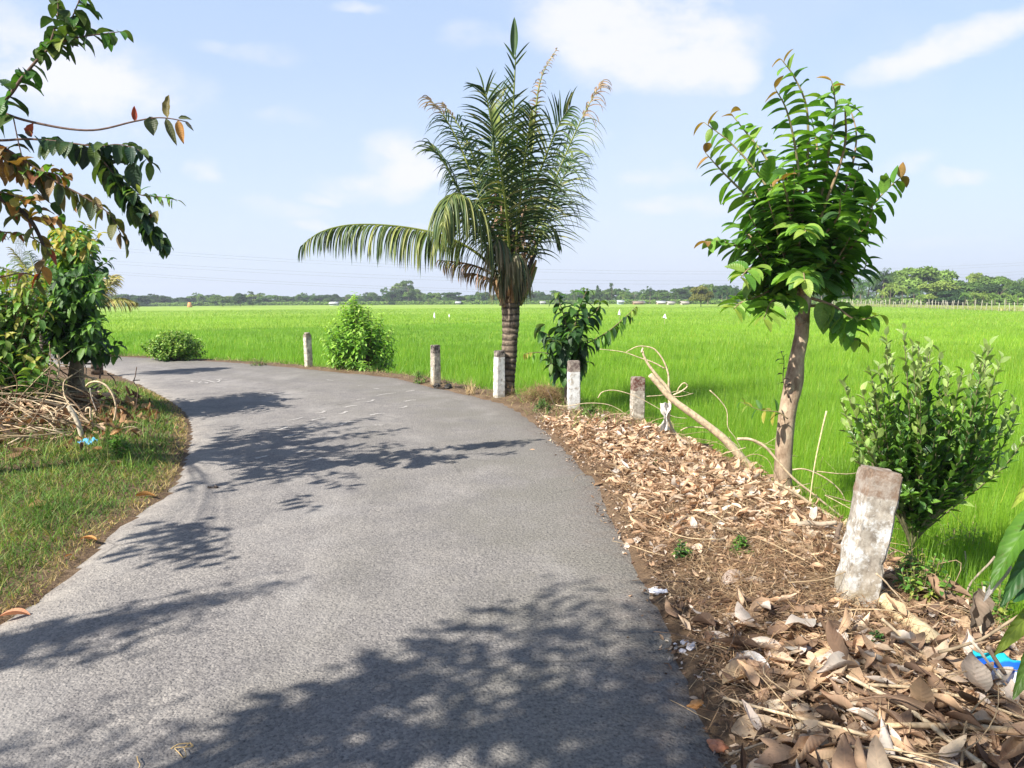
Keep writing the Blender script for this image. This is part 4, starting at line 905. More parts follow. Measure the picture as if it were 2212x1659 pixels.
    for (p, d, L_, W_, c, lab) in one:
        m = MB(); leaves(m, [Q(p[0], p[1], Y)], [d], [(rng.uniform(-.5, .5), -1, .3)], L_, W_, .4, c, segs=7, fold=.45, ripple=.06, freq=4, across=2, curl=.4)
        o = m.build('hanging_leaf', M_LEAF, root, local=org)
        if lab: o['label'] = lab
bough_tree()

# ---- roadside trees beside and behind the photographer, whose shade lies on the road
def shade_tree(loc, hub, cen, rad, n, nl, label, L=.15, cen2=None):
    root = empty('roadside_tree', loc); org = np.array(loc); tag(root, label, 'tree', 'trees beside the viewer, outside the picture')
    tb = MB(); tube(tb, spline([(loc[0], loc[1], -.1), (loc[0]+.05, loc[1], 1.4), hub], 6), .11, .06, 12, lump=.04); tb.build('trunk', M_BARK2, root, local=org)
    br = MB(); ls = Leafset()
    for k in range(n):
        v = nrmz(rng.normal(0, 1, 3)); e = np.array(cen)+((np.array(cen2)-np.array(cen))*rng.uniform(0, 1) if cen2 else 0)+v*np.array(rad)*rng.uniform(.3, 1)**.6
        q = np.array(CM.inverted() @ Vector(e))
        if -q[2] > 0 and abs(q[0]/-q[2]) < .74 and abs(q[1]/-q[2]) < .58: continue
        h = np.array(hub); pth = spline([h, (h+e)/2+np.array([0, 0, .15]), e], 5); tube(br, pth, .014, .003, 5, col=(.12, .09, .06))
        shoot_leaves(ls, pth, nl, start=.45, L=L, W=L*.5, droop=1.0, cols=[G_DK, G_MD, G_LT], w=[.4, .4, .2])
    br.build('branches', M_TWIG, root, local=org); fb = MB(); ls.emit(fb, segs=4, fold=.35, ripple=.03); fb.build('foliage', M_LEAF, root, local=org)
shade_tree((-4.6, -.3, 0), (-4.0, -.1, 3.0), caster((1210, 1380), 4.3), (1.15, .7, .75), 46, 9, 'roadside tree left of the viewer shading the near road', L=.20)
shade_tree((-3.6, -2.2, 0), (-3.2, -1.8, 3.4), caster((1420, 1290), 4.6), (.7, .7, .6), 44, 14, 'roadside tree behind the viewer shading the right road edge')
shade_tree((-5.4, -2.0, 0), (-5.2, -1.5, 3.0), caster((250, 1560), 4.0), (.5, .3, .35), 17, 11, 'slim roadside tree behind the viewer shading the near left of the road')
shade_tree((-2.6, -3.6, 0), (-2.3, -3.0, 3.6), caster((1500, 1660), 4.8), (1.1, .6, .5), 46, 14, 'roadside tree well behind the viewer shading the near leaf litter')
shade_tree((-6.0, .9, 0), (-5.6, .9, 2.8), caster((270, 1420), 4.0), (.14, .12, .12), 26, 9, 'roadside tree at far left of the viewer with a thin trailing bough', cen2=caster((630, 1235), 3.9))
shade_tree((-1.6, -4.6, 0), (-1.5, -4.0, 3.4), caster((1850, 1520), 4.6), (1.2, .8, .5), 60, 9, 'roadside tree behind the viewer dappling the lower leaf heap', L=.2)

# ------------------------------------------------------------------ concrete guard posts
import bmesh
from mathutils import noise as mnoise
def post(base_px, top_px, w, label, mat, yaw, tilt=(0, 0), cap=False, chips=.006, extra=.25):
    g = G(*base_px); top = Q(top_px[0], top_px[1], g.y); h = top.z-g.z
    bm = bmesh.new(); bmesh.ops.create_cube(bm, size=1.0)
    bmesh.ops.scale(bm, vec=(w, w, h+extra), verts=bm.verts); bmesh.ops.translate(bm, vec=(0, 0, (h-extra)/2), verts=bm.verts)
    bmesh.ops.bevel(bm, geom=list(bm.edges), offset=.012, segments=2, affect='EDGES')
    bmesh.ops.subdivide_edges(bm, edges=[e for e in bm.edges if e.calc_length() > .05], cuts=5, use_grid_fill=True)
    bmesh.ops.subdivide_edges(bm, edges=[e for e in bm.edges if e.calc_length() > .06], cuts=3, use_grid_fill=True)
    sd_ = random.uniform(0, 50)
    for v in bm.verts:
        c = v.co; k = 1-.05*(c.z/h); c.x *= k; c.y *= k
        edge = min(1, (abs(c.x)/(w/2))*(abs(c.y)/(w/2)))**6
        n = mnoise.noise(Vector((c.x*18+sd_, c.y*18, c.z*18))); n2 = mnoise.noise(Vector((c.x*5+sd_, c.y*5, c.z*5)))
        d = chips*n*(.5+2.2*edge)+.004*n2; r = Vector((c.x, c.y, 0)).normalized() if abs(c.x)+abs(c.y) > .01 else Vector((0, 0, 0))
        v.co += r*(d-abs(n)*edge*chips*1.5); v.co.z += (.004*n if c.z > h-.02 else 0)
    me = bpy.data.meshes.new('concrete_post'); bm.to_mesh(me); bm.free(); me.materials.append(mat)
    for p in me.polygons: p.use_smooth = False
    o = bpy.data.objects.new('concrete_post', me); COL.objects.link(o); o.location = (g.x, g.y, g.z)
    o.rotation_euler = (Matrix.Rotation(R(tilt[1]), 3, 'Y') @ Matrix.Rotation(R(tilt[0]), 3, 'X') @ Matrix.Rotation(R(yaw), 3, 'Z')).to_euler(); tag(o, label, 'concrete post', 'concrete guard posts along the outer edge of the bend')
    if cap:
        mb = MB(); tube(mb, [(0, 0, h-.004), (0, 0, h+.045)], w*.46, w*.40, 14, col=(.3, .27, .2)); c = mb.build('post_cap', mat, o, smooth=False)
    return o
MC = lambda **k: mat_concrete(**k)
post((1846, 1292), (1890, 1012), .172, 'large leaning concrete post with flaking white paint and black mould nearest the viewer', MC(h=.74, band=.20, top=(.20, .14, .10), seed=3, wear=.84), -4, tilt=(-2, 9.5), chips=.012)
post((1376, 912), (1376, 814), .165, 'concrete post with red brown top half sunk in leaf litter by the fallen branch', MC(h=.60, band=.17, top=(.10, .03, .02), paint_bottom=(.62, .57, .48), seed=8, wear=.9), 9, tilt=(0, .5))
post((1239, 886), (1237, 779), .165, 'bright white concrete post with grey top in front of the sapling', MC(h=.70, band=.14, top=(.12, .09, .08), seed=12, wear=.55), 10)
post((1078, 858), (1081, 757), .155, 'white concrete post with dark top touching the coconut palm trunk', MC(h=.80, band=.13, top=(.035, .03, .028), seed=17, wear=.55), 28, tilt=(0, 1))
post((941, 830), (943, 745), .155, 'concrete post with black stained top between the bright shrub and the palm', MC(h=.80, band=.20, top=(.025, .022, .02), paint_bottom=(.60, .55, .44), seed=23, wear=.85), 36, tilt=(0, .5))
post((667, 792), (665, 722), .16, 'farthest weathered concrete post with a small round cap left of the bright shrub', MC(h=.84, band=.12, top=(.2, .17, .12), paint_bottom=(.66, .62, .52), seed=31, wear=.75), 40, tilt=(0, -1), cap=True)

# ------------------------------------------------------------------ marks on the road
def stroke(mb, pts, w, z=.004):
    q = [np.array(P(x, y, z)) for x, y in pts]; q = spline([tuple(a) for a in q], 5) if len(q) > 2 else np.array(q)
    t = nrmz(np.gradient(q, axis=0)); s = np.cross(t, UP); n = len(q)
    ww = w*.5*(1+.35*rng.uniform(-1, 1, n))[:, None]; V = np.stack([q-s*ww, q+s*ww], 1).reshape(-1, 3)
    F = [[2*i, 2*i+2, 2*i+3, 2*i+1] for i in range(n-1)]; mb.add(V, F, (.8, .8, .8))
sx, sy = 320/2212*.8614, 80/553*.8614
def zc(x, y): return (440*.8614+x*sx, 920*.8614+y*sy)
mb = MB()
for i, st in enumerate(([(400, 228), (330, 232), (270, 245), (330, 262), (400, 250), (455, 248)], [(455, 248), (400, 272), (470, 282)], [(490, 292), (555, 278), (500, 262)], [(460, 222), (560, 235), (680, 270)],
           [(680, 272), (730, 262), (765, 232), (700, 214), (625, 212)], [(750, 206), (815, 216)], [(835, 228), (895, 226)])):
    stroke(mb, [zc(*p) for p in st], .04, .004+.0009*i)
tag(mb.build('road_writing', M_MARK, smooth=False), 'faded white hand painted letters on the far part of the bend', 'road writing')
mb = MB(); stroke(mb, [zc(*p) for p in [(1160, 470), (1300, 458), (1450, 440), (1600, 440), (1690, 458), (1600, 485), (1500, 502)]], .035)
tag(mb.build('paint_line', M_MARK, smooth=False), 'thin white hooked paint line right of the faded letters', 'paint mark')
c2 = lambda x, y: ((640+x*.2079)*.8614, (940+y*.2079)*.8614)
dabs = [[(1460, 250), (1560, 232), (1700, 216)], [(1070, 392), (1150, 375), (1230, 366)], [(1340, 325), (1400, 315), (1430, 298)], [(1225, 298), (1330, 288)], [(735, 462), (800, 455), (845, 432)], [(1005, 468), (1060, 460), (1105, 438)],
        [(390, 550), (480, 535), (590, 508)], [(675, 548), (760, 530), (855, 516)], [(260, 665), (330, 650), (385, 625)], [(615, 645), (680, 625), (730, 608)], [(1380, 488), (1460, 470), (1560, 462)], [(1800, 320), (1870, 306), (1940, 302)],
        [(1730, 402), (1790, 392), (1830, 374)], [(1820, 200), (1880, 192), (1920, 184)], [(860, 60), (940, 66)], [(1430, 160), (1500, 168)], [(1240, 128), (1300, 122)], [(1420, 605), (1540, 606)], [(500, 942), (600, 915), (740, 895)], [(690, 1035), (760, 1015), (810, 1000)], [(270, 246), (310, 250)], [(1020, 610), (1120, 570), (1240, 560)], [(0, 1010), (80, 990), (150, 975)], [(330, 755), (480, 720)]]
for i, d in enumerate(dabs):
    mb = MB(); stroke(mb, [c2(*p) for p in d], .05 if i % 3 else .035, .0042)
    tag(mb.build('paint_dab', M_MARK, smooth=False), 'short worn white paint dab on the middle of the road bend', 'paint mark', 'worn paint dabs across the road')
# dark lumps at the road edge beside the post
def rock(name, px, py, s, mat, label, cat, sq=(1, .7, .5), group=None, z=0):
    bm = bmesh.new(); bmesh.ops.create_icosphere(bm, subdivisions=3, radius=1); sd_ = random.uniform(0, 90)
    for v in bm.verts:
        n = mnoise.noise(v.co*1.6+Vector((sd_, 0, 0))); v.co *= 1+.38*n+.12*mnoise.noise(v.co*5+Vector((sd_, 3, 0))); v.co = Vector((v.co.x*sq[0]*s, v.co.y*sq[1]*s, v.co.z*sq[2]*s))
    me = bpy.data.meshes.new(name); bm.to_mesh(me); bm.free(); me.materials.append(mat); g = G(px, py)
    o = bpy.data.objects.new(name, me); COL.objects.link(o); o.location = (g.x, g.y, g.z+s*sq[2]*.4+z); o.rotation_euler = (0, 0, random.uniform(0, 3)); tag(o, label, cat, group); return o
M_DARKROCK = mat_flat('dark_stone', (.045, .04, .035), .9, .4, 14, .6); M_STONE = mat_flat('pale_stone', (.34, .28, .2), .9, .3, 20, .5)
rock('dark_lump', 968, 838, .11, M_DARKROCK, 'dark lump at the road edge right of the stained post', 'rubble', (1.4, .6, .5)); rock('dark_lump', 944, 836, .08, M_DARKROCK, 'smaller dark lump at the foot of the stained post', 'rubble', (1.3, .8, .6))
rock('stone', 572, 790, .07, M_STONE, 'small pale yellowish stone on the far verge', 'stone'); rock('stone', 522, 788, .05, M_STONE, 'small whitish stone on the far verge near the vine mound', 'stone')

# ------------------------------------------------------------------ dry leaves, straw and turf
DRY = [(.46, .32, .21), (.34, .23, .155), (.54, .42, .31), (.22, .145, .10), (.52, .46, .41), (.12, .08, .06)]
def litter_density(px, py):
    "how thick the litter lies, by hand from the photo"
    return 0
def rpts(n, x0, x1, y0, y1): return np.column_stack([rng.uniform(x0, x1, n), rng.uniform(y0, y1, n)])
def scatter_leaves(p, L0, L1, lift, cols, w, mat, name, label, kind='stuff', flat=.20, wr=(.36, .6)):
    n = len(p); z = Hh(p)+rng.uniform(0, 1, n)**1.2*lift*np.where(p[:, 0] > 0, 1, .25+1.3*gauss(p, (-7.1, 9.6), (.9, 1.1))+.8*gauss(p, (-5.5, 10.2), (.45, .6)))+.012; a = rng.uniform(0, 6.283, n)
    d = np.column_stack([np.cos(a), np.sin(a), rng.normal(.05, flat, n)]); nm = np.column_stack([rng.normal(0, flat, n), rng.normal(0, flat, n), np.ones(n)])
    L = rng.uniform(L0, L1, n); mb = MB()
    leaves(mb, np.column_stack([p, z]), d, nm, L, L*rng.uniform(wr[0], wr[1], n), rng.normal(.2, .8, n), pal(n, cols, w, .22), segs=7, fold=rng.normal(.2, .5, n), ripple=rng.uniform(.0, .16, n), freq=rng.uniform(.5, 1.3, n), curl=rng.normal(.3, .9, n), across=2, jag=.13)
    o = mb.build(name, mat); tag(o, label, kind=kind); return o
def thin_mask(p, fn): return p[rng.uniform(0, 1, len(p)) < fn(p)]
def gauss(p, c, s): return np.exp(-((p[:, 0]-c[0])/s[0])**2-((p[:, 1]-c[1])/s[1])**2)
def lit_mask(p):
    r = dR(p); w = shoulder(p[:, 1])
    edge = sstep(.0, .25, r+.13*vnoise(p, 2.7, 5))*(1-sstep(w+.25, w+.6, r))
    far = sstep(10.3, 9.2, p[:, 1]); y = p[:, 1]
    gap = (1-.96*np.exp(-((y-3.95)/.72)**2)*(1-.45*sstep(.9, 1.25, r)))*np.clip(.72+.6*vnoise(p, 2.4, 9), .12, 1)   # brown grass zone between the two heaps
    return edge*far*gap
pts = rpts(22000, .4, 4.2, 1.6, 10.4); pts = thin_mask(pts, lit_mask)
near = pts[:, 1] < 3.9
BIG = rpts(620, .6, 3.6, 1.6, 4.2); BIG = thin_mask(BIG, lit_mask); scatter_leaves(BIG, .14, .21, .07, DRY, [.22, .2, .16, .14, .2, .08], M_DRY, 'large_dry_leaves', 'large curled dry leaves topping the heap at lower right', flat=.14)
scatter_leaves(pts[near], .05, .15, .04, DRY, [.20, .2, .14, .17, .14, .15], M_DRY, 'near_leaf_litter', 'heap of large curled dry leaves at lower right')
scatter_leaves(pts[~near], .05, .14, .035, [(.60, .43, .29), (.48, .33, .22), (.68, .54, .41), (.28, .18, .11), (.64, .58, .52), (.17, .11, .07)], [.30, .22, .22, .10, .07, .09], M_DRY, 'leaf_litter', 'sunlit carpet of pale brown dry leaves under the broadleaf tree')
frag = rpts(60000, .3, 4.0, 1.6, 10.6); r_ = dR(frag); frag = frag[(r_ > -.4)&(r_ < shoulder(frag[:, 1])+.3)&(rng.uniform(0, 1, len(frag)) < np.where(r_ < 0, .5*np.clip(1+(r_+.13*vnoise(frag, 2, 6))/.28, 0, 1)**2, .6))]
scatter_leaves(frag, .009, .045, .015, DRY+[(.1, .06, .04)], None, M_DRY, 'leaf_crumbs', 'crumbled dry leaf bits along the right road edge')
def straw(p, h, w, cols, name, label, lift=.03, up=.25, segs=4, bend=(.2, 1.4), mat=None, kind='stuff', dirv=None):
    n = len(p); a = rng.uniform(0, 6.28, n); d = np.column_stack([np.cos(a), np.sin(a), np.abs(rng.normal(up, up*.8+.02, n))])
    if dirv is not None: d[:, :2] = d[:, :2]*.35+np.array(dirv)
    mb = MB(); blades(mb, np.column_stack([p, Hh(p)+rng.uniform(0, lift, n)]), d, rng.uniform(.4, 1, n)*h, w*rng.uniform(.6, 1.3, n), rng.uniform(*bend, n), pal(n, cols, None, .25), segs)
    o = mb.build(name, mat or M_STRAW); tag(o, label, kind=kind)
STR = [(.36, .24, .14), (.26, .16, .09), (.52, .38, .23), (.17, .10, .06)]
sp = rpts(150000, .5, 4.2, 2.2, 10.6); r_ = dR(sp); w_ = shoulder(sp[:, 1])
m = np.exp(-((sp[:, 1]-4.0)/.85)**2)*sstep(.02, .3, r_)+.25*np.exp(-((sp[:, 1]-5.6)/.5)**2)*(r_ < .5)*(r_ > .1)+.35*(np.abs(r_-w_-.2) < .35)*(sp[:, 1] < 9)+.30*(r_ > .0)
sp = sp[(rng.uniform(0, 1, len(sp)) < m)&(r_ > -.02)&(r_ < w_+.6)]
straw(sp, .16, .0040, STR, 'dry_grass', 'mat of brown dead grass between the leaf heaps and round the posts', lift=.06, up=.3)
# scruffy far verge
fv = rpts(60000, -14, 3, 9.5, 24); r_ = dR(fv); fv = fv[(r_ > -.02)&(r_ < .75)]
straw(fv, .16, .008, [(.36, .28, .14), (.26, .19, .10), (.16, .20, .05), (.44, .34, .2)], 'verge_grass', 'dry and green grass fringe along the far road edge', up=.6)
fe = rpts(40000, -14, 3, 9.0, 24); r_ = dR(fe); fe = fe[(r_ > .25)&(r_ < 1.1)&(rng.uniform(0, 1, len(fe)) < .6)]
straw(fe, .26, .009, [G_LT, (.13, .26, .03), (.2, .28, .06)], 'bank_grass', 'green grass on the bank between road and paddy', up=1.2, mat=M_GRASS)
ne = rpts(26000, .8, 4.6, 1.6, 10.0); r_ = dR(ne); w_ = shoulder(ne[:, 1]); ne = ne[(r_ > w_-.05)&(r_ < w_+.7)&(rng.uniform(0, 1, len(ne)) < .55)]
straw(ne, .24, .006, [G_LT, (.16, .28, .04), (.28, .26, .08), G_MD, (.36, .28, .12)], 'slope_weeds', 'mixed weeds on the slope below the leaf litter', up=1.0, mat=M_GRASS)
# turf on the left
tf = rpts(260000, -9.5, -1.6, 2.2, 14.5); l_ = dL(tf)
dist = np.hypot(tf[:, 0], tf[:, 1]); keep = (l_ > -.03)&(rng.uniform(0, 1, len(tf)) < np.clip(5.5/dist, .2, 1)**1.3)&(np.abs(tf[:, 0]/tf[:, 1]) < .95)
heap = gauss(tf, (-5.9, 9.1), (1.5, 1.5)); keep &= rng.uniform(0, 1, len(tf)) > heap*.75
tf = tf[keep]; dist = dist[keep]; l_ = dL(tf); n = len(tf)
mb = MB(); e = np.clip(1-l_/.28, 0, 1)*rng.uniform(.3, 1.3, n); pn = vnoise(tf, 1.7, 3)+.5*vnoise(tf, 4.1, 7)
k = rng.uniform(0, 1, n); c = np.where((k < np.clip(.24+.22*pn, .05, .7))[:, None], np.array([.28, .27, .07]), np.array([.10, .20, .03])); c = np.where((k > .86)[:, None], np.array([.17, .30, .045]), c)
c = np.where((e > .45)[:, None], np.array([.42, .32, .14]), c)*rng.uniform(.7, 1.25, (n, 1))
a = rng.uniform(0, 6.28, n); ht = rng.uniform(.05, .13, n)*(1+.35*vnoise(tf, 2.2, 8))*np.clip(l_*2.5+.35, .3, 1)
blades(mb, np.column_stack([tf, Hh(tf)-.005]), np.column_stack([np.cos(a)*.55, np.sin(a)*.55, rng.uniform(.5, 1.2, n)]), ht*1.25, np.clip(dist*.0011, .004, .012)*rng.uniform(.7, 1.2, n), rng.uniform(.4, 1.8, n), c, 3)
tag(mb.build('turf', M_GRASS), 'short green and yellow turf on the inside of the bend', kind='stuff')
TU = rpts(700, -5.2, -2.9, 6.6, 9.5); TU = TU[dL(TU) > .25]
straw(TU, .28, .008, [(.2, .3, .05), (.3, .3, .1), G_LT], 'tall_grass', 'taller seeding grass stalks in the turf near the brush pile', up=2.2, mat=M_GRASS, bend=(.1, .7))
# brown leaves and fine twigs of the brush pile
bp = rng.normal(0, 1, (1100, 2))*np.array([1.35, 1.1])+np.array([-6.3, 9.1]); bp = bp[(dL(bp) > .35)&(bp[:, 0] > -9.5)&(bp[:, 1] > 6.9)]
scatter_leaves(bp,   .10, .22, .30, [(.38, .24, .14), (.26, .16, .09), (.52, .38, .26), (.15, .09, .055)], [.3, .25, .25, .2], M_DRY, 'brush_leaves', 'brown curled leaves caught in the brush pile on the left', flat=.8)
def rand_twigs(name, n, box_, ln, r, cols, label, lift=.25, elev=.25):
    mb = MB()
    for i in range(n):
        x, y = rng.uniform(box_[0], box_[1]), rng.uniform(box_[2], box_[3]); a = rng.uniform(0, 6.28)
        if x < 0 and dL([[x, y]])[0] < .9: continue
        if x < 0 and dL([[x, y]])[0] < 1.6: a = rng.uniform(2.2, 4.2)
        l = rng.uniform(.5, 1)*ln; z = H1(x, y)+rng.uniform(.0, lift)*(1 if x > 0 else .25+1.2*math.exp(-((x+7.1)/.9)**2-((y-9.6)/1.1)**2)+.8*math.exp(-((x+5.5)/.45)**2-((y-10.2)/.6)**2)); el = rng.normal(0, elev)
        p0 = np.array([x, y, z]); d = np.array([math.cos(a), math.sin(a), el]); s = np.array([-math.sin(a), math.cos(a), rng.uniform(-.3, 1)])*rng.normal(0, .22)
        tube(mb, spline([p0, p0+d*l*.35+s*l, p0+d*l*.7+s*l*.8, p0+d*l*.95-UP*.05*l], 3), r*rng.uniform(.5, 1.2), r*.3, 5, col=cols[rng.integers(len(cols))])
    tag(mb.build(name, M_TWIG), label, kind='stuff')
rand_twigs('brush_twigs', 620, (-8.6, -4.7, 7.7, 10.6), 1.0, .010, [(.42, .32, .2), (.28, .2, .12), (.15, .1, .06), (.5, .4, .27)], 'tangle of fine dead twigs in the brush pile', .55, .45)
rand_twigs('litter_twigs', 420, (.9, 3.6, 1.9, 9.6), .55, .0042, [(.44, .33, .2), (.3, .22, .13), (.18, .12, .08)], 'fine dead twigs lying over the leaf litter', .12, .15)
rand_twigs('verge_twigs', 60, (2.2, 3.9, 4.3, 9.3), .95, .0048, [(.50, .40, .25), (.4, .3, .18)], 'thin pale dead stems tangled above the litter beside the paddy', .35, .5)
# singled-out leaves
def one_leaf(px, py, L, col, label, a=None, fold=.5, wr=.5, lift=.015, el=.15):
    g = G(px, py); a = rng.uniform(0, 6.28) if a is None else a; mb = MB(); L = L*(.72 if px < 500 else .88)
    leaves(mb, [(g.x, g.y, g.z+lift)], [(math.cos(a), math.sin(a), el)], [(rng.normal(0, .3), rng.normal(0, .3), 1)], L, L*wr, .4, col, segs=8, fold=fold, ripple=.07, freq=.8, curl=.4, across=2)
    tag(mb.build('dry_leaf', M_DRY), label, 'leaf', 'single fallen leaves')
for (px, py, L, c, lb, a) in (
    (292, 1075, .21, (.50, .27, .10), 'orange curled leaf on the turf edge by the tree shade', .2), (172, 1168, .17, (.50, .26, .10), 'orange brown leaf in the turf at lower left', -.1), (-4, 1338, .20, (.46, .24, .15), 'reddish brown leaf at the left picture edge on the road', .3),
    (140, 1208, .07, (.42, .18, .06), 'small rust leaf standing in the turf at lower left', 1.2), (220, 1232, .06, (.5, .36, .22), 'tiny tan leaf on the road beside the turf', 0), (60, 1098, .22, (.46, .28, .14), 'long tan leaf lying in the turf left of the orange leaf', .4), (185, 1012, .24, (.55, .42, .3), 'crumpled pale leaf in front of the brush pile', .2),
    (232, 1005, .26, (.52, .34, .18), 'large tan leaf right in front of the brush pile', 0), (1348, 1188, .24, (.74, .70, .66), 'pale folded leaf lying on the shaded right road edge', .25), (1375, 1178, .15, (.76, .72, .68), 'second pale folded leaf at the shaded road edge', 1.1), (1410, 1200, .20, (.50, .42, .36), 'grey curled leaf beside the dark weed', .5),
    (1402, 1285, .13, (.80, .80, .84), 'white flattened scrap like leaf on the road edge', .1), (1545, 1308, .24, (.52, .38, .25), 'big folded tan leaf left of the leaning post', .1), (1560, 1270, .26, (.62, .54, .48), 'big pale leaf with dark folded one behind left of the leaning post', .6), (1600, 1262, .2, (.6, .5, .42), 'rounded pale leaf close behind the big pale one', -.5),
    (1562, 1485, .30, (.62, .47, .30), 'large cream leaf in the middle of the lower heap', .5), (1660, 1470, .26, (.74, .70, .68), 'whitish leaf leaning in the lower heap', 1.9), (1700, 1455, .26, (.66, .48, .34), 'pinkish upright leaf beside the whitish one', 1.6), (1740, 1450, .34, (.58, .42, .26), 'longest tan leaf across the lower heap', .05),
    (1640, 1540, .3, (.66, .56, .44), 'cream leaf at the left rim of the lower heap', -.4), (1580, 1590, .3, (.56, .44, .32), 'dull tan leaf low at the rim of the heap', -.1), (1700, 1600, .28, (.52, .42, .33), 'broad brown grey leaf near the bottom edge', -.3), (1600, 1400, .24, (.60, .52, .46), 'grey curled leaf at the top of the lower heap', -.4),
    (1520, 1385, .2, (.62, .56, .5), 'long grey leaf at the top left of the lower heap', -.5), (1835, 1345, .13, (.66, .5, .34), 'pale rounded leaf standing below the leaning post', 1.4), (1790, 1308, .14, (.68, .46, .28), 'bright leaf at the foot of the leaning post', -.3), (1178, 1057, .05, (.35, .14, .08), 'tiny rust leaf on the sunlit road', 0), (1140, 1008-30, .12, (.6, .4, .26), 'tan leaf at the upper right road edge', .1)):
    one_leaf(px, py, L, c, lb, a)

# ------------------------------------------------------------------ branches, logs and sticks
PALE = (.52, .41, .27); MIDB = (.34, .25, .16); DRKB = (.15, .11, .08)
def stick(name, label, cat, pts, r0, r1, col, Y=None, dY=0.0, forks=(), group=None, mapping=None, mat=None, sides=8, lump=.06, low=None):
    if mapping: pts = [mapping(*p) for p in pts]; forks = [([mapping(*p) for p in f[0]],)+tuple(f[1:]) for f in forks]
    if Y is None:
        q = max(pts, key=lambda p: p[1]); Y = G(q[0], min(q[1], 1800)).y+dY
    def lift(ps, fl=.35):
        out = []
        n = len(ps)
        if low:
            ya = G(ps[0][0], min(ps[0][1], 1900)).y; yb = G(ps[-1][0], min(ps[-1][1], 1900)).y; a_ = np.array(ps, float); c_ = np.concatenate([[0], np.cumsum(np.hypot(*np.diff(a_, axis=0).T))]); c_ /= c_[-1]
            for (x_, y_), u_ in zip(ps, c_):
                v = Q(x_, y_, ya+(yb-ya)*u_-low*.8); v.z = max(v.z, H1(v.x, v.y)+low*.55); out.append(tuple(v))
            return spline(out, 6)
        for i, p in enumerate(ps):
            g = G(p[0], p[1]) if p[1] > 760 else None; v = Q(p[0], p[1], Y)
            if low and g is not None: v = g+Vector((0, 0, low*(1+.4*math.sin(i*2.1)))); v = Vector(v)
            out.append(tuple(v))
        return spline(out, 6)
    mb = MB(); pth = lift(pts); tube(mb, pth, r0, r1, sides, col=col, lump=lump)
    o = mb.build(name, mat or M_TWIG); tag(o, label, cat, group)
    for f in forks:
        m = MB(); tube(m, lift(f[0]), f[1], f[2] if len(f) > 2 else f[1]*.3, 6, col=col, lump=.05); m.build('twig', M_TWIG, o)
    return o
BR = 'fallen branches and sticks on the right verge'; BL = 'sticks of the brush pile on the left'; BB = 'long sticks across the lower leaf heap'
a6 = lambda x, y: (1119.8+x*.3505, 646+y*.3505)
stick('broken_branch', 'thick pale barkless branch slanting up from the litter past the brown topped post', 'branch', [(812, 466), (860, 520), (930, 600), (1010, 665), (1100, 730), (1200, 805), (1270, 865), (1330, 930), (1400, 1010), (1475, 1090)], .027, .046, PALE, Y=7.3, mapping=a6, sides=12, group=BR)
stick('twisted_branch', 'upright pale twisted branch with curling twigs behind the brown topped post', 'branch', [(770, 320), (772, 345), (800, 400), (860, 480), (925, 560), (935, 640), (920, 720), (940, 800), (1000, 870), (1080, 920)], .009, .034, PALE, Y=8.1, mapping=a6, group=BR,
      forks=(([(925, 565), (925, 470), (900, 390), (860, 330), (820, 300), (740, 291), (665, 325)], .012, .004), ([(905, 430), (830, 390), (750, 362), (640, 325), (500, 308)], .009, .003), ([(955, 592), (1010, 565), (1042, 535), (1020, 517), (990, 545), (975, 580)], .010, .004), ([(930, 600), (1000, 600), (1080, 580)], .006, .002), ([(760, 330), (768, 300)], .014, .01)))
cl = MB(); cy = 8.05
V = []
for i in range(9):
    for j in range(6):
        x = 905+(j-2.5)*(9+5*math.sin(i*.8+1))+6*math.sin(i*1.7+j); y = 640+i*21+5*math.sin(j*2+i); p = Q(*a6(x, y), cy+.03*math.sin(j*1.9+i*.6)-.05); V.append(tuple(p))
F = [[i*6+j, i*6+j+1, i*6+j+7, i*6+j+6] for i in range(8) for j in range(5)]; cl.add(V, F); o = cl.build('cloth_rag', mat_flat('dirty_cloth', (.55, .52, .48), .9, .3, 14, .5)); tag(o, 'dirty white rag hanging on the twisted branch', 'rag')
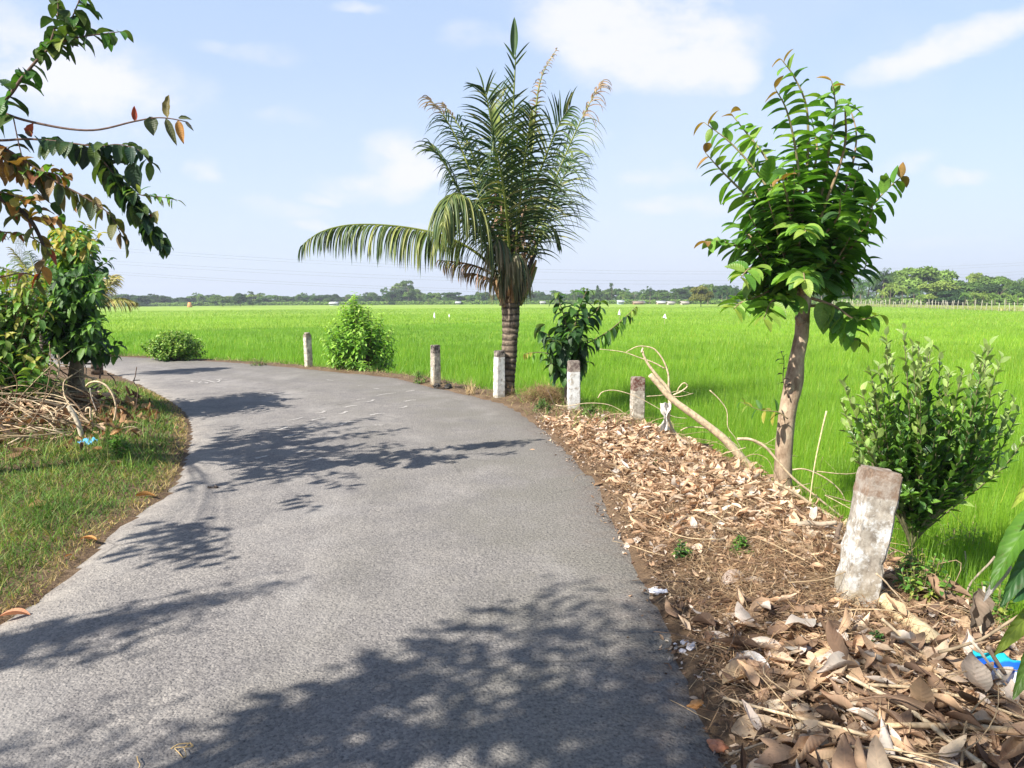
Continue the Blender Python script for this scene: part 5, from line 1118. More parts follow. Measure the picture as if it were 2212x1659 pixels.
for i, (pts, r0, r1, col, Yv, lab) in enumerate((
    ([(230, 652), (290, 660), (420, 642), (540, 648), (620, 680), (670, 720)], .007, .003, PALE, 10.1, 'thin arching stem in front of the white post'), ([(490, 610), (520, 572), (600, 563), (720, 598), (830, 655), (950, 722), (1040, 735)], .006, .003, PALE, 9.3, 'thin arching stem crossing behind the brown topped post'),
    ([(1180, 562), (1240, 620), (1285, 690), (1292, 790), (1340, 860), (1390, 960)], .006, .003, PALE, 7.8, 'thin pale stem rising beside the slanting branch'), ([(1900, 690), (1862, 850), (1822, 1050), (1790, 1300)], .0065, .004, (.55, .47, .27), 5.6, 'straight upright straw stem left of the leaning post'),
    ([(1690, 1052), (1760, 1048), (1850, 1080), (1930, 1130), (1990, 1190), (2015, 1245)], .006, .004, PALE, 5.8, 'arched pale stem right of the tree trunk'), ([(1000, 870), (1100, 925), (1200, 955), (1330, 945), (1450, 960), (1580, 1010)], .011, .006, PALE, None, 'pale stick lying along the litter left of the tree'),
    ([(1350, 862), (1430, 865), (1520, 910), (1600, 1000), (1700, 1110), (1820, 1205), (2000, 1350)], .012, .009, PALE, 6.0, 'long pale stick curving past the tree foot'), ([(1580, 1130), (1680, 1180), (1800, 1260), (1900, 1320), (1990, 1370)], .013, .008, PALE, 5.5, 'pale stick bundle end below the tree foot'),
    ([(1720, 1392), (1790, 1380), (1860, 1388), (1960, 1378)], .020, .016, (.33, .27, .2), 4.75, 'thick grey stick touching the leaning post'), ([(1760, 1392), (1766, 1440), (1762, 1490)], .012, .010, (.2, .14, .09), 4.72, 'short upright brown stub under the grey stick'),
    ([(1040, 1348), (980, 1380), (945, 1430), (932, 1480)], .010, .008, (.36, .28, .22), None, 'short bent grey stick at the edge of the dry grass'), ([(1050, 1050), (1180, 1150), (1300, 1250), (1400, 1290)], .006, .004, PALE, None, 'thin stick half buried in the sunlit leaves'),
    ([(790, 600), (900, 590), (990, 565), (1070, 585)], .004, .002, PALE, 8.4, 'fine twig sticking out right of the brown topped post'), ([(1000, 810), (1050, 790), (1150, 795), (1250, 830), (1370, 920)], .006, .003, PALE, 7.6, 'thin bowed stem under the slanting branch'),
    ([(180, 560), (200, 600), (225, 650), (300, 680)], .007, .004, DRKB, 10.3, 'dark bent stem at the foot of the sapling'), ([(1960, 1560), (1965, 1450), (1990, 1380)], .02, .012, (.16, .12, .09), 4.5, 'dark stub behind the leaning post'))):
    stick('stick', lab, 'stick', pts, r0, r1, col, Y=Yv, mapping=a6, group=BR, low=.05 if Yv is None else None)
s2 = lambda x, y: (1781+x*.2596, 1033.7+y*.2596)
stick('fallen_log', 'pale fallen log lying behind the foot of the leaning post', 'log', [(470, 1010), (560, 1075), (680, 1180), (800, 1290), (960, 1430)], .036, .042, (.50, .40, .24), mapping=s2, group=BR, low=.06, sides=12, lump=.09)
for pts, r0, r1, col, lab, dy in (
    ([(430, 790), (500, 850), (560, 920), (640, 1010), (740, 1165)], .0045, .003, PALE, 'thin pale stem arching down right of the leaning post', .0), ([(410, 790), (430, 900), (462, 1060)], .006, .004, (.36, .29, .2), 'short thin stem close to the right side of the leaning post', 0), ([(480, 1170), (570, 1250), (660, 1330), (760, 1410), (870, 1490), (990, 1580)], .0065, .005, PALE, 'long pale stem running beside the fallen log', 0),
    ([(1420, 650), (1370, 710), (1290, 790), (1220, 870), (1170, 970), (1130, 1040)], .007, .006, (.28, .23, .17), 'curved grey twig above the hanging brown leaf', -.9), ([(950, 1445), (1060, 1420), (1170, 1385), (1300, 1340), (1420, 1270), (1540, 1190), (1700, 1090)], .007, .005, (.26, .2, .13), 'long dark stem rising to the right picture edge', -.3),
    ([(1215, 1345), (1290, 1430), (1370, 1540), (1480, 1670)], .0055, .005, (.72, .64, .5), 'straight whitish stick pointing at the blue packet', -.2), ([(1330, 900), (1328, 1000), (1325, 1120), (1300, 1240), (1310, 1290)], .006, .005, (.55, .47, .34), 'upright pale stick right of the hanging brown leaf', -.2), ([(930, 470), (1010, 540), (1100, 610), (1180, 670), (1330, 700)], .005, .003, (.5, .38, .2), 'thin straw coloured stem in the weeds at right', 0),
    ([(1360, 1400), (1420, 1500), (1500, 1620)], .009, .007, (.2, .15, .11), 'dark stick beside the whitish one', -.2), ([(640, 840), (760, 910), (900, 1010), (1070, 1130)], .005, .004, PALE, 'pale stem sloping through the weeds behind the log', .2)):
    q = s2(*max(pts, key=lambda p: p[1])); stick('stick', lab, 'stick', pts, r0, r1, col, Y=G(q[0], min(q[1], 1640)).y+dy, mapping=s2, group=BR)
s1 = lambda x, y: (1292+x*.4159, 1099+y*.4159)
for pts, r0, r1, col, lab in (
    ([(650, 990), (720, 1030), (800, 1065), (950, 1100), (1100, 1150), (1250, 1185), (1400, 1215), (1550, 1265), (1750, 1345)], .0055, .0075, PALE, 'long thin stick crossing the whole lower heap'), ([(1160, 820), (1280, 870), (1400, 955), (1540, 1060), (1680, 1150), (1800, 1235), (2010, 1345)], .007, .010, (.46, .38, .26), 'thick curved stick running to the bottom right'),
    ([(1470, 1130), (1600, 1140), (1750, 1160), (1900, 1190), (2060, 1190), (2230, 1180)], .009, .012, (.48, .36, .22), 'stick lying level at the right bottom corner'), ([(1160, 965), (1250, 1010), (1340, 1070), (1450, 1120), (1500, 1140)], .012, .009, (.22, .18, .14), 'short thick dark stick in the heap'),
    ([(680, 1275), (780, 1260), (900, 1215), (1070, 1142)], .0045, .003, (.3, .24, .17), 'thin dark twig at the foot of the heap'), ([(1400, 918), (1500, 922), (1650, 950), (1850, 1000), (2020, 1050), (2220, 1110)], .007, .005, (.36, .28, .18), 'brown stick above the bottom right corner'),
    ([(180, 905), (300, 960), (420, 1015), (500, 1060), (585, 1100)], .0016, .0012, (.5, .36, .2), 'fine straw on the road next to the orange peel'), ([(1050, 808), (1130, 818), (1210, 850), (1290, 905)], .0055, .004, (.4, .32, .22), 'short bowed twig at the top of the lower heap'), ([(1350, 1250), (1500, 1290), (1700, 1330), (1900, 1370)], .006, .005, PALE, 'pale stick at the bottom edge of the picture'),
    ([(1500, 700), (1600, 790), (1680, 830), (1780, 900)], .004, .003, PALE, 'thin stem between the fallen log and the heap'), ([(1900, 900), (2000, 950), (2100, 1010), (2230, 1060)], .005, .004, (.3, .22, .15), 'twig lying across the blue packet')):
    stick('stick', lab, 'stick', pts, r0, r1, col, mapping=s1, group=BB, low=.085 if r0 > .002 else .012)
bl = lambda x, y: (x*.1947, 775+y*.1947)
for pts, r0, r1, col, Yv, lab in (
    ([(755, 525), (800, 590), (850, 680), (890, 800), (908, 950), (880, 1100), (828, 1255)], .024, .030, (.50, .43, .32), 8.2, 'thickest pale bent branch in front of the brush pile'), ([(-60, 1015), (100, 960), (200, 920), (400, 880), (560, 860), (660, 800), (720, 720), (810, 640)], .026, .020, PALE, 8.7, 'pale branch sweeping left from the tree foot'),
    ([(-60, 985), (150, 925), (320, 885), (500, 850), (620, 820), (700, 745)], .018, .012, PALE, 8.9, 'second pale branch sweeping left just above the first'), ([(955, 300), (1000, 265), (1090, 255), (1190, 310), (1262, 430), (1284, 560), (1255, 700), (1180, 840), (1075, 965)], .013, .010, PALE, 8.9, 'long looping branch arching right of the grey trunk'),
    ([(240, 855), (330, 970), (450, 1025), (600, 1040), (700, 1090), (755, 1170), (782, 1270)], .013, .020, (.42, .37, .3), 8.0, 'grey branch dipping to the turf below the pile'), ([(-40, 1190), (150, 1200), (330, 1195), (480, 1172), (620, 1145)], .010, .008, PALE, 8.2, 'low level stick along the front of the pile'),
    ([(955, 590), (960, 552), (1000, 550), (1003, 640), (1025, 750), (1062, 868)], .012, .010, PALE, 8.6, 'hooked pale stick beside the loop'), ([(-40, 185), (120, 205), (260, 240), (420, 262), (580, 270)], .013, .009, PALE, 9.8, 'level pale stick under the hanging leaves at the left edge'),
    ([(815, 1010), (880, 1075), (930, 1150), (965, 1185)], .030, .022, (.5, .36, .22), 8.1, 'short thick tan stub right of the bent branch'), ([(715, 830), (742, 890), (700, 990), (620, 1070), (510, 1150)], .011, .008, PALE, 8.3, 'curled stick inside the pile front'),
    ([(415, 1330), (480, 1280), (545, 1235)], .013, .010, (.45, .36, .25), 7.7, 'short stick lying in the turf in front of the pile'), ([(240, 330), (310, 370), (395, 415)], .013, .011, PALE, 9.4, 'short slanting stick high in the pile'), ([(1000, 330), (1008, 400), (1035, 490), (1078, 590)], .009, .006, (.4, .35, .28), 9.2, 'grey stem behind the looping branch'),
    ([(640, -60), (652, 60), (645, 150), (628, 225)], .014, .010, (.58, .48, .32), 9.4, 'pale hanging stem in front of the left shrub'), ([(1105, 220), (1115, 150), (1130, 100), (1165, 50), (1225, 5)], .014, .004, (.30, .20, .15), 10.8, 'dark twig standing on top of the pile against the road'), ([(1110, 130), (1090, 70), (1020, 20), (980, 5)], .008, .003, (.25, .17, .13), 10.8, 'thin dark side twig of the pile top leaning left'),
    ([(1190, 160), (1260, 220), (1290, 300)], .010, .006, DRKB, 10.6, 'dark drooping twig at the right of the pile top'), ([(1515, 90), (1500, 190), (1485, 260), (1530, 330), (1515, 470), (1500, 620)], .006, .005, (.12, .08, .06), 9.7, 'thin dark weed stalk at the turf edge against the road'), ([(1475, 240), (1550, 236)], .007, .006, (.05, .04, .035), 9.7, 'tiny dark cross twig on the weed stalk'),
    ([(40, 600), (80, 530), (200, 490), (330, 490)], .008, .006, (.42, .36, .22), 9.2, 'arched stem at the left of the pile'), ([(600, 880), (560, 960), (470, 1030), (330, 1090), (200, 1130)], .010, .008, PALE, 8.5, 'stick fanning down left inside the pile'), ([(850, 1020), (1060, 870), (1400, 760), (1530, 765)], .006, .003, (.45, .36, .25), 8.6, 'thin stem reaching from the pile into the turf')):
    stick('stick', lab, 'stick', pts, r0, r1, col, Y=Yv, mapping=bl, group=BL)

# ------------------------------------------------------------------ small rubbish
def crumple(name, px, py, w, h, cols, label, cat, rz=0, amp=.02, lift=.02, tilt=.2, rough=.3):
    g = G(px, py); n, m = 14, 10; V = []; cs, sn = math.cos(rz), math.sin(rz); C = []
    for i in range(m):
        for j in range(n):
            u, v = j/(n-1)-.5, i/(m-1)-.5; x, y = u*w, v*h; z = lift+amp*(mnoise.noise(Vector((u*5+px, v*5, 0)))+.4*mnoise.noise(Vector((u*13, v*13+px, 3))))+v*h*tilt
            V.append((g.x+x*cs-y*sn, g.y+x*sn+y*cs, g.z+.02+z)); C.append(cols[0] if len(cols) == 1 or v > .32 or v < -.45 else (cols[1] if v > -.05 else cols[2 % len(cols)]))
    F = [[i*n+j, i*n+j+1, (i+1)*n+j+1, (i+1)*n+j] for i in range(m-1) for j in range(n-1)]
    mb = MB(); mb.add(V, F, C); t = mat_attr(name+'_film', rough, 20, .12, .2, .003); o = mb.build(name, t); sol = o.modifiers.new('thick', 'SOLIDIFY'); sol.thickness = .0015; tag(o, label, cat)
crumple('plastic_packet', 2165, 1490, .20, .13, [(.02, .42, .45), (.015, .10, .48), (.62, .66, .78)], 'crumpled blue turquoise and white plastic packet at the right edge', 'packet', rz=-.45, tilt=.5, lift=.06)
crumple('plastic_scrap', 190, 962, .20, .09, [(.10, .38, .72)], 'light blue plastic scrap lying right of the bent branch', 'plastic scrap', rz=-.35, amp=.05)
crumple('paper_scrap', 1422, 1284, .10, .035, [(.78, .78, .82)], 'flat white paper scrap on the shaded road edge', 'paper scrap', amp=.008, lift=.0)
for i, (x, y, s_) in enumerate(((1466, 1398, .03), (1480, 1390, .022), (1492, 1400, .026), (1475, 1408, .018), (1500, 1392, .015))):
    rock('foam_crumb', x, y, s_, mat_flat('foam_white', (.72, .68, .68), .8, .1), 'crumb of whitish foam at the road edge above the lower heap', 'foam crumb', (1, .8, .5), group='crumbled white foam')
rock('orange_peel', 1507, 1526, .032, mat_flat('peel_orange', (.55, .25, .07), .5, .25, 30, .4), 'orange piece of fruit peel on the road edge', 'fruit peel', (1.3, .8, .5))
rock('fruit_husk', 1550, 1616, .032, mat_flat('husk_rust', (.40, .16, .08), .6, .25, 30, .4), 'rusty brown fruit husk lower on the road edge', 'fruit husk', (1.1, .8, .6))
st_ = (.62, .45, .22)
def strandy(name, label, cat, pts, r, low=.012, forks=()):
    mb = MB(); tube(mb, spline([tuple(P(*p, low+.006*math.sin(i*1.7))) for i, p in enumerate(pts)], 6), r, r*.7, 6, col=st_); o = mb.build(name, M_STRAW); tag(o, label, cat)
    for f in forks:
        m = MB(); tube(m, spline([tuple(P(*p, low+.007)) for p in f], 6), r*.9, r*.5, 6, col=st_); m.build('strand', M_STRAW, o)
strandy('straw_loop', 'looped strands of yellow straw on the near road', 'straw', [(369, 1618), (385, 1608), (410, 1606), (416, 1612), (398, 1614), (378, 1616), (386, 1626), (396, 1636), (402, 1630), (397, 1616)], .0022, forks=([(400, 1614), (410, 1604), (413, 1610), (418, 1610)],))
strandy('straw_strand', 'single wavy straw on the road at the bottom edge', 'straw', [(296, 1634), (298, 1645), (302, 1652), (298, 1664), (296, 1675)], .0022)
crumple('bark_flake', 460, 1062, .09, .02, [(.05, .04, .035)], 'small dark flake on the road in the tree shade', 'bark flake', amp=.02)

# ---- plant rooted just outside the right edge
def edge_plant():
    root = empty('edge_sapling', (2.25, 2.35, -.05)); org = np.array(root.location); tag(root, 'large leaved plant whose big green leaves enter at the right edge', 'sapling')
    sb = MB(); tube(sb, spline([(2.25, 2.35, -.1), (2.2, 2.35, .3), (2.12, 2.4, .7), (2.0, 2.45, 1.0)], 6), .014, .007, 8, col=(.3, .25, .14)); sb.build('stem', M_TWIG, root, local=org)
    Y = 2.45
    for (a, b, w_, col, nm, lab) in (((2275, 1075), (2150, 1262), .085, (.08, .19, .02), (-1, -.6, .5), None), ((2290, 1130), (2170, 1300), .09, (.035, .10, .025), (-.2, -1, .3), None), ((2300, 1215), (2195, 1290), .10, (.03, .10, .03), (0, -1, .5), None), ((2290, 1290), (2155, 1405), .075, (.16, .22, .03), (-.5, -1, .4), 'yellowing leaf'), ((2290, 1330), (2195, 1500), .08, (.09, .17, .03), (-.6, -1, .2), None),
                               ((2185, 1222), (2128, 1292), .035, (.46, .42, .42), (-.4, -1, .6), 'dry grey leaf'), ((2290, 1010), (2190, 1090), .05, (.26, .34, .05), (-.5, -1, .5), None)):
        A, B = Q(*a, Y), Q(*b, Y-.12); d = np.array(B-A); L_ = np.linalg.norm(d); m = MB(); leaves(m, [A], [d+UP*.35*L_], [nm], L_*1.08, w_, .75, col, segs=14, fold=.4, ripple=.035, freq=7, across=3); o = m.build('leaf', M_LEAF, root, local=org)
        if lab: o['label'] = lab
    m = MB(); A = Q(2112, 1275, 2.9); leaves(m, [A, A+Vector((.02, .02, 0))], [(-.1, 0, -1), (.15, 0, -1)], [(0, -1, .2), (.6, -1, 0)], [.17, .21], [.10, .09], .1, (.24, .19, .15), segs=10, fold=.7, ripple=.12, freq=2.5, across=3, curl=.6); o = m.build('withered_leaf', M_DRY); tag(o, 'withered grey brown leaf hanging on a twig near the right edge', 'leaf', 'single fallen leaves')
edge_plant()
# dead root clump at the foot of the sapling
cp = rng.normal(0, 1, (2600, 2))*np.array([.22, .22])+np.array(G(1180, 868)[:2])+np.array([.05, .1])
straw(cp, .34, .006, [(.26, .17, .09), (.16, .10, .06), (.36, .26, .14)], 'dead_vines', 'clump of brown dead vines at the foot of the sapling', lift=.22, up=.5, bend=(.6, 2.4), segs=5)
for k, (px, py) in enumerate(((1010, 852), (1022, 852))):
    q = np.array(G(px, py)[:2])+rng.normal(0, .02, (26, 2)); straw(q, .34, .008, [(.55, .42, .24), (.4, .3, .16)], 'dry_tuft', ('left' if k == 0 else 'right')+' dry straw tuft at the road edge left of the palm', up=2.5, bend=(.1, .6), kind=None); bpy.context.view_layer.update()
for o in [o for o in bpy.data.objects if o.name.startswith('dry_tuft')]: o['category'] = 'grass tuft'

# ------------------------------------------------------------------ beyond the paddy
def crown_mesh(name, kind, seed):
    "crowns about 1 unit high, 1 unit wide, foliage in uneven clumps"
    r = np.random.default_rng(seed); mb = MB(); nl = {'round': 16, 'tall': 15, 'airy': 13, 'spread': 18, 'low': 16}[kind]; B = []; 
    for i in range(nl):
        u = r.uniform(-1, 1, 3)
        if kind == 'round': c = np.array([u[0]*.34, u[1]*.34, .55+u[2]*.28]); s = r.uniform(.13, .24)
        elif kind == 'tall': z = r.uniform(.3, .95); c = np.array([u[0]*.22*(1.2-z*.6), u[1]*.2, z]); s = r.uniform(.09, .17)
        elif kind == 'airy': z = r.uniform(.35, .95); c = np.array([u[0]*.33, u[1]*.3, z]); s = r.uniform(.06, .14)
        elif kind == 'spread': c = np.array([u[0]*.55, u[1]*.5, .62+u[2]*.2-abs(u[0])*.12]); s = r.uniform(.13, .22)
        else: c = np.array([u[0]*.6, u[1]*.5, .3+u[2]*.25]); s = r.uniform(.15, .28)
        n = int(3200*s*s*5/ (1.8 if kind == 'airy' else 1)); v = nrmz(r.normal(0, 1, (n, 3))); v[:, 2] = np.abs(v[:, 2])*.9-.25
        p = c+v*s*r.uniform(.55, 1.08, (n, 1))*np.array([1.2, 1.2, .85]); B.append((p, v, np.full(n, r.uniform(.75, 1.25))))
    p = np.concatenate([b[0] for b in B]); v = np.concatenate([b[1] for b in B]); k = np.concatenate([b[2] for b in B])[:, None]
    n = len(p); d = nrmz(v+r.normal(0, .7, (n, 3))); nm = nrmz(v+r.normal(0, .5, (n, 3))+UP*.5); L = r.uniform(.04, .085, n)
    leaves(mb, p, np.cross(d, nm)+d*.3, nm, L, L*.75, .3, np.array([[1, 1, 1]])*k*r.uniform(.75, 1.25, (n, 1)), segs=2, fold=.3)
    return mb
def far_mat(name, col):
    t = NT(name); c = t.mix(1.0, t.attr(), col, 'MULTIPLY'); oi = t.n('ShaderNodeObjectInfo'); c = t.mix(1.0, c, t.mix(oi.outputs['Random'], (.72, .85, .8), (1.3, 1.12, 1.05)), 'MULTIPLY')
    t.L.new(c, t.b.inputs['Base Color']); t.b.inputs['Roughness'].default_value = .8; t.b.inputs['Specular IOR Level'].default_value = .15
    tr = t.n('ShaderNodeBsdfTranslucent'); t.L.new(t.mix(1.0, c, (1.2, 1.2, .6), 'MULTIPLY'), tr.inputs[0]); ms = t.n('ShaderNodeMixShader'); ms.inputs[0].default_value = .25
    t.L.new(t.b.outputs[0], ms.inputs[1]); t.L.new(tr.outputs[0], ms.inputs[2]); t.L.new(ms.outputs[0], t.out.inputs[0]); return t.m
MF = [far_mat('far_leaves_deep', (.05, .10, .032)), far_mat('far_leaves_mid', (.09, .165, .04)), far_mat('far_leaves_light', (.16, .25, .055)), far_mat('far_leaves_yellow', (.20, .19, .05))]
MTR = mat_flat('far_trunk', (.16, .125, .09), .9, .2, 3, .1)
PROTO = {}
def proto_tree(kind, mi, seed):
    key = (kind, mi, seed)
    if key in PROTO: return PROTO[key]
    mb = crown_mesh('crown', kind, seed); cm = mb.build('crown', MF[mi])
    tb = MB(); r = np.random.default_rng(seed); th = {'round': .35, 'tall': .55, 'airy': .7, 'spread': .5, 'low': .15}[kind]
    tube(tb, spline([(0, 0, -.06), (.01, 0, th*.5), (.02, .01, th+.1)], 4), .022, .012, 6, col=(.2, .15, .1))
    for q in range(4):
        a = q*1.57+seed; tube(tb, spline([(.015, .005, th*.6), (.12*math.cos(a), .12*math.sin(a), th+.08), (.26*math.cos(a), .26*math.sin(a), th+.22)], 3), .010, .004, 5, col=(.2, .15, .1))
    tm = tb.build('trunk', MTR); PROTO[key] = (cm.data, tm.data); bpy.data.objects.remove(cm); bpy.data.objects.remove(tm); return PROTO[key]
def proto_palm(seed, mi):
    key = ('palm', mi, seed)
    if key in PROTO: return PROTO[key]
    r = np.random.default_rng(seed); mb = MB(); H_ = .72
    for k in range(20):
        a = k*2.4+r.uniform(-.2, .2); el = r.uniform(-.5, 1.25); o = np.array([math.cos(a)*math.cos(el), math.sin(a)*math.cos(el), math.sin(el)]); c = np.array([.02, 0, H_])
        l = r.uniform(.26, .36); pth = spline([c, c+o*l*.5+UP*.05, c+o*l*.85+UP*.0*math.cos(el), c+o*l*1.05-UP*.14*max(0, math.cos(el))], 5)
        tube(mb, pth, .006, .002, 4, col=(1.2, 1.15, .8)); s = np.linspace(.12, 1, 17)
        for sg in (1, -1):
            p, t = path_at(pth, s); sd = nrmz(np.cross(t, UP+.01)); leaves(mb, p, sd*sg*.75+t*.5+r.normal(0, .08, (17, 3)), np.tile(UP, (17, 1)), np.interp(s, [.1, .5, 1], [.08, .12, .06]), .013, 1.9, np.array([[1, 1, 1]])*r.uniform(.6, 1.4, (17, 1)), segs=3, fold=.3, prof='strap')
    cm = mb.build('fronds', MF[mi]); tb = MB(); tube(tb, spline([(0, 0, -.06), (.03, 0, .3), (.01, 0, .6), (.02, 0, H_)], 4), .022, .014, 6, col=(.24, .2, .16)); tm = tb.build('trunk', MTR)
    PROTO[key] = (cm.data, tm.data); bpy.data.objects.remove(cm); bpy.data.objects.remove(tm); return PROTO[key]
def plant(name, proto, x, y, z, h, w, label, cat, group, crown='crown', rz=None, ht=None):
    root = empty(name, (x, y, z), rng.uniform(0, 6.28) if rz is None else rz); root.scale = (w, w, h); tag(root, label, cat, group)
    for nm, me in ((crown, proto[0]), ('trunk', proto[1])):
        o = bpy.data.objects.new(nm, me); COL.objects.link(o); o.parent = root
    return root
def where(px):
    for lim, t in ((300, 'left of the vine mound'), (560, 'above the vine mound'), (720, 'just left of the bright shrub'), (860, 'just right of the bright shrub'), (1060, 'left of the coconut palm trunk'), (1200, 'between coconut palm and sapling'), (1330, 'behind the sapling'),
                   (1480, 'right of the sapling'), (1560, 'behind the lone round tree'), (1720, 'left of the broadleaf tree trunk'), (1850, 'right of the broadleaf tree trunk'), (1980, 'above the citrus bush'), (2110, 'right of the tallest far tree')):
        if px < lim: return t
    return 'at the far right picture edge'
FZ = FIELD_Z
def far_tree(kind, mi, seed, px, top, Y, wpx, hazy, name='far_tree', extra=''):
    t = Q(px, top, Y); h = t.z-FZ; w = wpx*Y/1598; desc = {'round': 'round crowned', 'tall': 'tall slim', 'airy': 'thin airy', 'spread': 'spreading', 'low': 'low bushy'}[kind]
    hz = 'hazy ' if hazy else ''
    cat = 'tree' if kind != 'low' else 'bush'
    return plant(name if kind != 'low' else 'far_bush', proto_tree(kind, mi, seed), t.x, Y, FZ, h/1.02, w/ (1.0 if kind in ('round', 'airy') else .6 if kind == 'tall' else 1.25), extra or f'{hz}{desc} {cat} in the far treeline {where(px)}', cat, 'bushes along the far treeline' if kind == 'low' else 'trees of the far treeline')
# far line, left to middle
def skyline(px): return np.interp(px, [0, 250, 300, 330, 360, 430, 520, 560, 620, 700, 800, 850, 880, 910, 1000, 1150, 1250, 1330, 1420, 1500, 1600, 1700, 1800, 1850], [640, 640, 636, 640, 638, 642, 634, 637, 640, 640, 634, 625, 610, 634, 636, 634, 630, 628, 630, 620, 618, 618, 612, 605])
x = 150.0; i = 0
while x < 1850:
    Yd = np.interp(x, [150, 600, 1000, 1400, 1850], [330, 360, 340, 300, 205])+rng.uniform(-12, 25)
    kind = ['round', 'airy', 'round', 'spread', 'tall', 'round'][rng.integers(6)]; mi = int(rng.choice([0, 1, 2], p=[.4, .42, .18])); w = rng.uniform(18, 36) if x < 1350 else rng.uniform(24, 46)
    far_tree(kind, mi, int(rng.integers(4)), x, skyline(x)+rng.uniform(-9, 6), Yd, w*1.15, True)
    x += w*rng.uniform(.34, .6)
x = 150.0
while x < 2260:
    Yd = np.interp(x, [150, 600, 1000, 1400, 1850, 2240], [318, 345, 326, 286, 190, 168])+rng.uniform(-4, 4); base = 662 if x < 900 else 657
    w = rng.uniform(22, 40); far_tree('low', int(rng.choice([0, 1])), int(rng.integers(4)), x, np.interp(x, [150, 1300, 1850, 2260], [650, 645, 632, 628])+rng.uniform(-4, 5), Yd, w, x < 1300); x += w*.62
# particular ones seen clearly
for (kind, mi, sd, px, top, Y, w, lab) in (
    ('airy', 1, 7, 882, 605, 330, 44, 'tallest hazy tree with open crown right of the bright shrub'), ('round', 0, 2, 850, 622, 332, 34, 'dark hazy tree leaning against the tallest one'), ('airy', 0, 3, 1322, 608, 290, 22, 'tall thin hazy tree right behind the sapling'), ('airy', 0, 5, 1292, 614, 290, 16, 'bare looking thin tree just left of the tall thin one'),
    ('round', 0, 1, 300, 637, 300, 34, 'dark round tree standing alone at the left end of the treeline'), ('airy', 0, 4, 325, 634, 330, 18, 'pale thin tree beside the dark round one'), ('spread', 1, 2, 480, 636, 285, 52, 'broad olive tree clump above the vine mound'), ('round', 0, 5, 518, 630, 290, 30, 'dark tree rising over the olive clump'), ('airy', 0, 6, 540, 628, 380, 26, 'bluish far tree behind the olive clump'), ('spread', 0, 6, 545, 642, 285, 30, 'small flat topped tree right of the olive clump'),
    ('round', 0, 8, 710, 636, 400, 30, 'bluish tree left of the bright shrub top'), ('tall', 0, 3, 432, 636, 400, 14, 'small far tree rising alone above the woodland'),
    ('round', 3, 4, 1515, 613, 172, 47, 'lone round tree with yellowish crown standing out in the paddy'),
    ('spread', 2, 9, 1990, 566, 185, 130, 'tallest broad pale green tree at the right treeline'), ('round', 2, 11, 2030, 600, 172, 80, 'bright green tree in front of the tallest broad one'), ('round', 1, 12, 2090, 600, 180, 80, 'rounded tree right of the tallest broad one'), ('spread', 0, 13, 2160, 606, 172, 90, 'dark spreading tree near the right edge'), ('round', 1, 14, 2150, 588, 190, 70, 'tree with bumpy top near the right edge'),
    ('round', 2, 15, 2200, 592, 185, 80, 'light green tree cut by the right edge'), ('spread', 1, 16, 1935, 600, 190, 70, 'mid green tree left of the tallest broad one'), ('round', 0, 17, 2060, 622, 166, 60, 'low dark tree between the light green ones'), ('round', 2, 18, 2130, 630, 162, 50, 'small bright tree low near the right edge'), ('spread', 0, 19, 2250, 600, 180, 90, 'tree beyond the right picture edge'), ('tall', 2, 20, 2105, 583, 200, 30, 'pointed tree top between the rounded trees')):
    far_tree(kind, mi, sd, px, top, Y, w, False, extra=lab, name='lone_tree' if mi == 3 else 'far_tree')
def far_palm(px, top, Y, hz, lab=None):
    t = Q(px, top, Y); h = (t.z-FZ)/1.02; sdp = int(rng.integers(5)); return plant('far_palm', proto_palm(sdp, int(rng.choice([0, 1, 2, 1]))), t.x, Y, FZ, h, min(h, 9.5)*rng.uniform(.85, 1.1), lab or ('hazy ' if hz else '')+f'coconut palm in the far treeline {where(px)}', 'palm tree', 'palms of the far treeline', crown='fronds')
for px, top, Y in ((835, 634, 325), (905, 636, 325), (925, 634, 322), (960, 638, 322), (1010, 640, 320), (1035, 638, 320), (1060, 642, 320), (1200, 626, 300), (1225, 634, 295), (1240, 622, 300), (1345, 626, 275), (1390, 632, 270), (1405, 618, 270), (1420, 628, 268), (1460, 628, 262), (1530, 608, 225), (1560, 620, 215), (1572, 612, 220), (1590, 616, 212), (1610, 622, 210), (1625, 612, 215), (1645, 616, 205), (1660, 608, 210), (1678, 604, 205), (1695, 612, 200),
                   (1712, 616, 198), (1728, 606, 205), (1750, 612, 195), (1775, 608, 195), (1800, 604, 195), (1822, 598, 195), (1845, 592, 192), (1862, 602, 188), (1880, 596, 190), (1898, 586, 190), (1925, 604, 178), (1950, 612, 172), (1975, 618, 170), (2185, 600, 176), (2205, 596, 180), (2220, 604, 176), (1860, 622, 172), (1905, 622, 170), (1990, 632, 164)):
    far_palm(px, top+rng.uniform(-2, 2), Y, Y > 255)
far_palm(1912, 576, 186, False, 'tallest coconut palm standing left of the broad pale tree')
# banana clumps at right
for px in (2085, 2105, 2125, 2150, 2175, 2200):
    t = Q(px, 640, 160); plant('banana_plant', proto_palm(7, 2), t.x, 160, FZ, (Q(px, 628, 160).z-FZ), 3.6, 'yellow green banana plant behind the stake fence at right', 'banana plant', 'banana plants behind the fence', crown='fronds')
